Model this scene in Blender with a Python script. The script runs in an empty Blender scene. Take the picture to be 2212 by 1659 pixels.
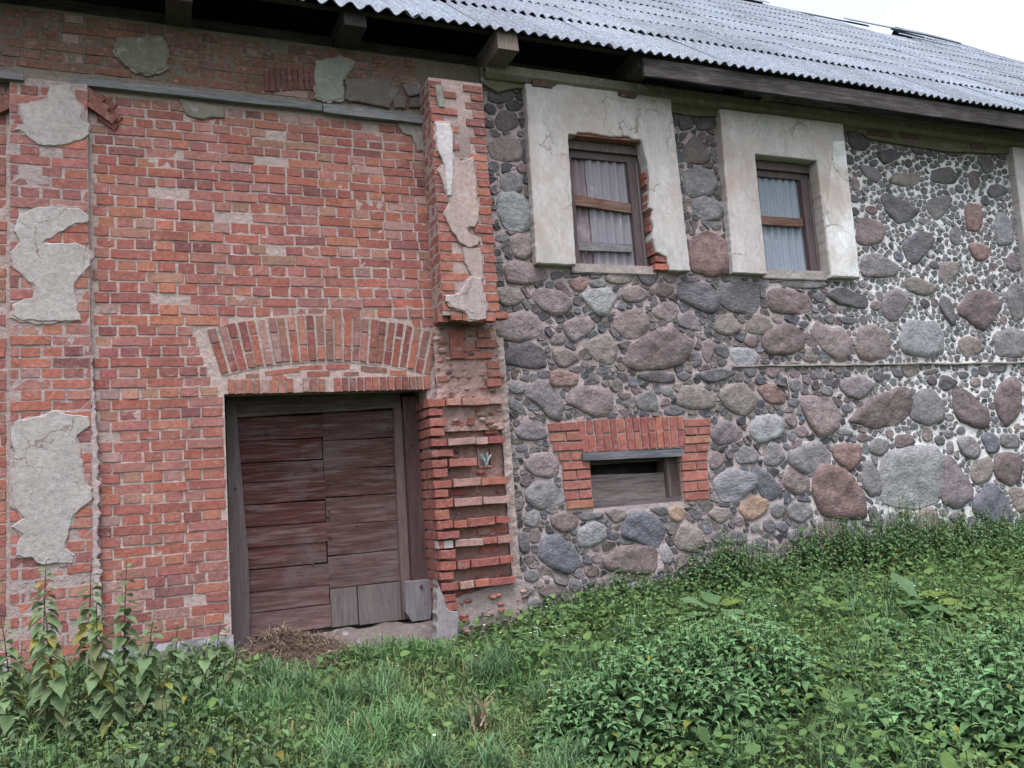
import bpy, math, random
import numpy as np
from mathutils import Matrix, Vector, noise as mnoise
from mathutils.geometry import tessellate_polygon

random.seed(7)
rng = np.random.default_rng(11)
SC = bpy.context.scene
COL = SC.collection
R = math.radians

# ------------------------------------------------------------------ camera
cam_d = bpy.data.cameras.new('camera')
cam = bpy.data.objects.new('camera', cam_d)
COL.objects.link(cam)
cam_d.sensor_fit = 'HORIZONTAL'
cam_d.sensor_width = 36.0
cam_d.lens = 36.0 * 1839.0 / 2212.0
cam_d.clip_start = 0.05
cam_d.clip_end = 2000.0
cam.matrix_world = Matrix(((0.92079, 0.01907, -0.38960, 0.0),
                           (-0.38326, -0.14101, -0.91281, -7.354),
                           (-0.07234, 0.98982, -0.12255, 1.042),
                           (0, 0, 0, 1)))
SC.camera = cam

# ------------------------------------------------------------------ sky, sun, exposure
world = bpy.data.worlds.new('World')
SC.world = world
world.use_nodes = True
wn = world.node_tree
wn.nodes.clear()
w_out = wn.nodes.new('ShaderNodeOutputWorld')
w_bg = wn.nodes.new('ShaderNodeBackground')
w_hsv = wn.nodes.new('ShaderNodeHueSaturation')
w_sky = wn.nodes.new('ShaderNodeTexSky')
w_sky.sky_type = 'NISHITA'
w_sky.sun_disc = False
w_sky.sun_elevation = R(70)
w_sky.sun_rotation = R(200)
w_sky.altitude = 100
w_sky.air_density = 1.0
w_sky.dust_density = 4.0
w_sky.ozone_density = 1.0
w_hsv.inputs['Saturation'].default_value = 0.38
w_bg.inputs['Strength'].default_value = 0.15
wn.links.new(w_sky.outputs[0], w_hsv.inputs['Color'])
wn.links.new(w_hsv.outputs[0], w_bg.inputs['Color'])
wn.links.new(w_bg.outputs[0], w_out.inputs['Surface'])

sun_d = bpy.data.lights.new('sun', 'SUN')
sun_d.energy = 1.5
sun_d.angle = R(28)
sun_d.color = (0.93, 0.90, 1.0)
sun = bpy.data.objects.new('sun', sun_d)
COL.objects.link(sun)
# sky sun_rotation 200 deg -> direction (sin, cos) = (-0.34, -0.94): behind the photographer
_sd = Vector((math.sin(R(200)) * math.cos(R(70)), math.cos(R(200)) * math.cos(R(70)), math.sin(R(70))))
sun.rotation_euler = _sd.to_track_quat('Z', 'Y').to_euler()
sun.location = (-4, -14, 16)

SC.view_settings.view_transform = 'Standard'
SC.view_settings.look = 'None'
SC.view_settings.exposure = 1.42
SC.view_settings.gamma = 1.0
SC.view_settings.use_curve_mapping = False
SC.cycles.max_bounces = 6
SC.cycles.diffuse_bounces = 3

# ------------------------------------------------------------------ helpers
def link(o, parent=None):
    COL.objects.link(o)
    if parent is not None:
        o.parent = parent
    return o

def tag(o, label=None, cat=None, group=None, kind=None):
    if label: o['label'] = label
    if cat: o['category'] = cat
    if group: o['group'] = group
    if kind: o['kind'] = kind
    return o

def empty(name, loc=(0, 0, 0), parent=None):
    o = bpy.data.objects.new(name, None)
    o.empty_display_size = 0.2
    o.location = loc
    return link(o, parent)

class MB:
    """collects vertices and faces (with a base colour per face) into one mesh"""
    def __init__(s):
        s.v = []; s.f = []; s.c = []
    def add(s, verts, faces, col=(1, 1, 1)):
        n = len(s.v)
        s.v.extend([tuple(p) for p in verts])
        for f in faces:
            s.f.append([i + n for i in f]); s.c.append(col)
    def box(s, x0, x1, y0, y1, z0, z1, col=(1, 1, 1)):
        s.add([(x0, y0, z0), (x1, y0, z0), (x1, y1, z0), (x0, y1, z0), (x0, y0, z1), (x1, y0, z1), (x1, y1, z1), (x0, y1, z1)],
              [(0, 1, 5, 4), (1, 2, 6, 5), (2, 3, 7, 6), (3, 0, 4, 7), (4, 5, 6, 7), (3, 2, 1, 0)], col)
    def mesh(s, name, mat, smooth=False):
        me = bpy.data.meshes.new(name)
        me.from_pydata(s.v, [], s.f)
        a = me.attributes.new('col', 'FLOAT_COLOR', 'FACE')
        a.data.foreach_set('color', np.array([(c[0], c[1], c[2], 1.0) for c in s.c], dtype=np.float32).ravel())
        me.materials.append(mat)
        if smooth: me.polygons.foreach_set('use_smooth', [True] * len(me.polygons))
        me.update()
        return me
    def build(s, name, mat, parent=None, smooth=False, loc=None):
        o = bpy.data.objects.new(name, s.mesh(name, mat, smooth))
        if loc: o.location = loc
        return link(o, parent)

def np_mesh(name, verts, faces_list, cols_list, mat, parent=None, smooth=False):
    """verts Nx3; faces_list arrays of (Mi x k); cols_list arrays (Mi x 3)"""
    me = bpy.data.meshes.new(name)
    nv = len(verts)
    me.vertices.add(nv)
    me.vertices.foreach_set('co', np.asarray(verts, dtype=np.float32).ravel())
    loops = np.concatenate([f.ravel() for f in faces_list]).astype(np.int32)
    tot = np.concatenate([np.full(len(f), f.shape[1]) for f in faces_list]).astype(np.int32)
    start = np.concatenate([[0], np.cumsum(tot)[:-1]]).astype(np.int32)
    me.loops.add(len(loops)); me.loops.foreach_set('vertex_index', loops)
    me.polygons.add(len(tot)); me.polygons.foreach_set('loop_start', start)
    me.update(calc_edges=True)
    c = np.concatenate(cols_list).astype(np.float32)
    c = np.concatenate([c, np.ones((len(c), 1), np.float32)], 1)
    a = me.attributes.new('col', 'FLOAT_COLOR', 'FACE')
    a.data.foreach_set('color', c.ravel())
    if smooth: me.polygons.foreach_set('use_smooth', np.ones(len(tot), dtype=bool))
    me.materials.append(mat)
    me.validate()
    o = bpy.data.objects.new(name, me)
    return link(o, parent)

def jit(c, a=0.12, h=0.04):
    k = 1 + random.uniform(-a, a)
    return tuple(max(0.005, x * k * (1 + random.uniform(-h, h))) for x in c)

def lerp(a, b, t):
    return tuple(x + (y - x) * t for x, y in zip(a, b))

def sm(a, b, x):
    t = np.clip((x - a) / (b - a), 0, 1)
    return t * t * (3 - 2 * t)

def pip(poly, x, y):
    inside = False
    n = len(poly); j = n - 1
    for i in range(n):
        xi, yi = poly[i]; xj, yj = poly[j]
        if (yi > y) != (yj > y) and x < (xj - xi) * (y - yi) / (yj - yi) + xi:
            inside = not inside
        j = i
    return inside

def chaikin(p, n=1):
    for _ in range(n):
        q = []
        for i in range(len(p)):
            a = p[i]; b = p[(i + 1) % len(p)]
            q.append((a[0] * .75 + b[0] * .25, a[1] * .75 + b[1] * .25))
            q.append((a[0] * .25 + b[0] * .75, a[1] * .25 + b[1] * .75))
        p = q
    return p

def area(p):
    return 0.5 * sum(p[i][0] * p[(i + 1) % len(p)][1] - p[(i + 1) % len(p)][0] * p[i][1] for i in range(len(p)))

def ccw(p):
    return p if area(p) > 0 else p[::-1]

def rough(p, step, amp, seed=0.0):
    """subdivide an outline and make it ragged"""
    q = []
    for i in range(len(p)):
        a = p[i]; b = p[(i + 1) % len(p)]
        L = math.hypot(b[0] - a[0], b[1] - a[1]); n = max(1, int(L / step))
        for k in range(n):
            t = k / n
            x = a[0] + (b[0] - a[0]) * t; z = a[1] + (b[1] - a[1]) * t
            q.append((x + amp * mnoise.noise((x * 18, z * 18, seed)), z + amp * mnoise.noise((x * 18, z * 18, seed + 9))))
    return q

# ------------------------------------------------------------------ materials
def new_mat(name):
    m = bpy.data.materials.new(name); m.use_nodes = True
    nt = m.node_tree; nt.nodes.clear()
    return m, nt

def N(nt, t, **kw):
    n = nt.nodes.new(t)
    for k, v in kw.items(): setattr(n, k, v)
    return n

def math_node(nt, op, a, b=None, clamp=False):
    n = N(nt, 'ShaderNodeMath', operation=op, use_clamp=clamp)
    for i, x in enumerate((a, b)):
        if x is None: continue
        if isinstance(x, (int, float)): n.inputs[i].default_value = x
        else: nt.links.new(x, n.inputs[i])
    return n.outputs[0]

def noise_tex(nt, vec, scale, detail=4, rough_=0.6, dist=0.0):
    n = N(nt, 'ShaderNodeTexNoise')
    n.inputs['Scale'].default_value = scale
    n.inputs['Detail'].default_value = detail
    n.inputs['Roughness'].default_value = rough_
    n.inputs['Distortion'].default_value = dist
    nt.links.new(vec, n.inputs['Vector'])
    return n.outputs['Fac']

def ramp(nt, fac, lo, hi, a=0.0, b=1.0):
    n = N(nt, 'ShaderNodeMapRange', clamp=True)
    n.inputs[1].default_value = lo; n.inputs[2].default_value = hi
    n.inputs[3].default_value = a; n.inputs[4].default_value = b
    nt.links.new(fac, n.inputs[0])
    return n.outputs[0]

def mixc(nt, fac, a, b, mode='MIX'):
    n = N(nt, 'ShaderNodeMix', data_type='RGBA', blend_type=mode)
    for sock, x in ((n.inputs[0], fac), (n.inputs[6], a), (n.inputs[7], b)):
        if isinstance(x, (int, float)): sock.default_value = x
        elif isinstance(x, tuple): sock.default_value = (x[0], x[1], x[2], 1)
        else: nt.links.new(x, sock)
    return n.outputs[2]

def surf(name, mott=((9, .25), (45, .25)), stains=(), bump=((60, .5, .004),), rough_=0.92, stretch=None, attr=True, base=(1, 1, 1), spec=0.25, voro=None, translucent=0.0, cracks=None):
    """base colour (face colour x object colour) x mottling, stains on top, bump"""
    m, nt = new_mat(name)
    L = nt.links.new
    out = N(nt, 'ShaderNodeOutputMaterial'); bs = N(nt, 'ShaderNodeBsdfPrincipled')
    geo = N(nt, 'ShaderNodeNewGeometry')
    vec = geo.outputs['Position']
    oi = N(nt, 'ShaderNodeObjectInfo')
    if stretch:
        mp = N(nt, 'ShaderNodeMapping'); mp.inputs['Scale'].default_value = stretch
        L(vec, mp.inputs['Vector'])
        off = N(nt, 'ShaderNodeVectorMath', operation='SCALE'); off.inputs['Scale'].default_value = 37.0
        comb = N(nt, 'ShaderNodeCombineXYZ'); L(oi.outputs['Random'], comb.inputs[0]); L(oi.outputs['Random'], comb.inputs[1]); L(oi.outputs['Random'], comb.inputs[2])
        L(comb.outputs[0], off.inputs[0])
        ad = N(nt, 'ShaderNodeVectorMath', operation='ADD'); L(mp.outputs[0], ad.inputs[0]); L(off.outputs[0], ad.inputs[1])
        vec2 = ad.outputs[0]
    else:
        vec2 = vec
    if attr:
        at = N(nt, 'ShaderNodeAttribute', attribute_name='col')
        c = mixc(nt, 1.0, at.outputs['Color'], oi.outputs['Color'], 'MULTIPLY')
        if base != (1, 1, 1): c = mixc(nt, 1.0, c, base, 'MULTIPLY')
    else:
        c = mixc(nt, 0.0, base, base)
    for sc_, amt in mott:
        f = noise_tex(nt, vec2, sc_, 5, .65)
        k = ramp(nt, f, .3, .7, 1 - amt, 1 + amt)
        cb = N(nt, 'ShaderNodeCombineColor'); L(k, cb.inputs[0]); L(k, cb.inputs[1]); L(k, cb.inputs[2])
        c = mixc(nt, 1.0, c, cb.outputs[0], 'MULTIPLY')
    for sc_, lo, hi, col, amt in stains:
        st = vec2 if sc_ < 0 else vec
        f = noise_tex(nt, st, abs(sc_), 6, .7, .3)
        k = ramp(nt, f, lo, hi, 0, amt)
        c = mixc(nt, k, c, col)
    if voro:
        sc_, lo, hi, col, amt = voro
        v = N(nt, 'ShaderNodeTexVoronoi'); v.inputs['Scale'].default_value = sc_; L(vec, v.inputs['Vector'])
        k = ramp(nt, v.outputs['Distance'], lo, hi, amt, 0)
        c = mixc(nt, k, c, col)
    if cracks:
        sc_, wd_, col, amt = cracks
        nz = N(nt, 'ShaderNodeTexNoise'); nz.inputs['Scale'].default_value = 7; nz.inputs['Detail'].default_value = 5; L(vec, nz.inputs['Vector'])
        ml = N(nt, 'ShaderNodeVectorMath', operation='SCALE'); ml.inputs['Scale'].default_value = .22; L(nz.outputs['Color'], ml.inputs[0])
        av_ = N(nt, 'ShaderNodeVectorMath', operation='ADD'); L(vec, av_.inputs[0]); L(ml.outputs[0], av_.inputs[1])
        v = N(nt, 'ShaderNodeTexVoronoi', feature='DISTANCE_TO_EDGE'); v.inputs['Scale'].default_value = sc_; L(av_.outputs[0], v.inputs['Vector'])
        k = ramp(nt, v.outputs['Distance'], 0, wd_, amt, 0)
        gate = ramp(nt, noise_tex(nt, vec, 1.9, 3, .6), .5, .58, 0, 1)
        c = mixc(nt, math_node(nt, 'MULTIPLY', k, gate), c, col)
    L(c, bs.inputs['Base Color'])
    bs.inputs['Roughness'].default_value = rough_
    bs.inputs['Specular IOR Level'].default_value = spec
    prev = None
    for sc_, st_, d_ in bump:
        f = noise_tex(nt, vec2, sc_, 5, .65)
        b = N(nt, 'ShaderNodeBump'); b.inputs['Strength'].default_value = st_; b.inputs['Distance'].default_value = d_
        L(f, b.inputs['Height'])
        if prev is not None: L(prev, b.inputs['Normal'])
        prev = b.outputs[0]
    if prev is not None: L(prev, bs.inputs['Normal'])
    if translucent > 0:
        tr = N(nt, 'ShaderNodeBsdfTranslucent'); L(c, tr.inputs['Color'])
        mx = N(nt, 'ShaderNodeMixShader'); mx.inputs[0].default_value = translucent
        L(bs.outputs[0], mx.inputs[1]); L(tr.outputs[0], mx.inputs[2]); L(mx.outputs[0], out.inputs['Surface'])
    else:
        L(bs.outputs[0], out.inputs['Surface'])
    return m

MORT = (0.36, 0.285, 0.268)
ALB = .80      # old, dirty masonry
M_brick = surf('brick', mott=((3, .16), (28, .24), (110, .24)), stains=((5, .58, .74, (.34, .25, .235), .42), (22, .56, .68, (.33, .245, .225), .5), (70, .60, .72, (.36, .28, .26), .55), (30, .62, .74, (.06, .034, .032), .6)), bump=((28, .6, .012), (140, .5, .004)))
M_mortar = surf('mortar', mott=((2.5, .15), (30, .2), (160, .2)), stains=((12, .62, .75, (.28, .2, .18), .6),), bump=((22, .8, .02), (120, .7, .008)))
M_stone = surf('stone', mott=((5, .22), (24, .24), (110, .26)), stains=((10, .58, .74, (.30, .28, .29), .35), (13, .62, .74, (.05, .045, .05), .4), (90, .62, .70, (.34, .33, .34), .5)), bump=((8, .9, .05), (45, .8, .014)))
M_slate = surf('slate', mott=((3, .2), (9, .35), (40, .25)), stains=((-5.0, .56, .68, (.24, .25, .27), .5), (13, .62, .74, (.03, .03, .035), .5)), bump=((8, .8, .03), (30, .6, .01)), stretch=(2.2, 2, 5.5))
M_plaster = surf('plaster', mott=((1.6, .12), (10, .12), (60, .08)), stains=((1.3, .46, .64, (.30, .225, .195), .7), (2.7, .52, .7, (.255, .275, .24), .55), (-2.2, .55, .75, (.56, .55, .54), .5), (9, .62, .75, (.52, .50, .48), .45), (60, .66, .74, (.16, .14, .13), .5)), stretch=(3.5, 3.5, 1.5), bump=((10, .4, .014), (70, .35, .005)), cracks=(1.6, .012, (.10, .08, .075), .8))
M_patch = surf('grey_render', mott=((4, .14), (26, .2), (100, .16)), stains=((9, .58, .72, (.40, .40, .42), .5), (26, .62, .72, (.12, .10, .10), .6)), bump=((11, .4, .02), (50, .5, .007)), cracks=(2.6, .014, (.09, .07, .065), .85))
M_woodh = surf('weathered_wood', mott=((1.0, .3), (4, .36), (22, .26)), stains=((-2.0, .5, .66, (.15, .135, .14), .5), (1.6, .52, .68, (.13, .115, .12), .42), (-6.0, .58, .66, (.03, .022, .022), .6)), bump=((16, .8, .008),), stretch=(1.2, 6, 16), rough_=.85)
M_woodv = surf('weathered_post', mott=((1.3, .2), (5, .28), (22, .2)), stains=((-3.0, .52, .7, (.125, .11, .115), .4),), bump=((16, .6, .006),), stretch=(16, 8, 1.2), rough_=.85)
M_sheet = surf('fibre_cement', base=(.56, .64, .74), mott=((1.2, .14), (14, .2), (60, .36)), stains=((26, .54, .66, (.075, .085, .10), .75), (60, .56, .66, (.46, .48, .52), .8)), bump=((70, .5, .005),), voro=(52, .10, .26, (.10, .11, .12), .6))
M_dark = surf('near_black', mott=((2, .25), (16, .3)), bump=(), base=(.05, .042, .042), attr=False)  # near-black tone that paints shade under the roof and behind openings
M_leaf = surf('leaf', mott=((14, .2), (70, .15)), bump=(), rough_=.8, spec=.15, translucent=.35)
M_grass = surf('grass_blade', mott=((1.4, .22),), bump=(), rough_=.8, spec=.15, translucent=.3)
M_straw = surf('straw', mott=((30, .3),), bump=(), rough_=.9)
M_soil = surf('soil', mott=((1.5, .3), (20, .3)), stains=((4, .5, .65, (.05, .045, .03), .7),), bump=((14, .8, .04),), attr=False, base=(.035, .05, .022))
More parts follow.
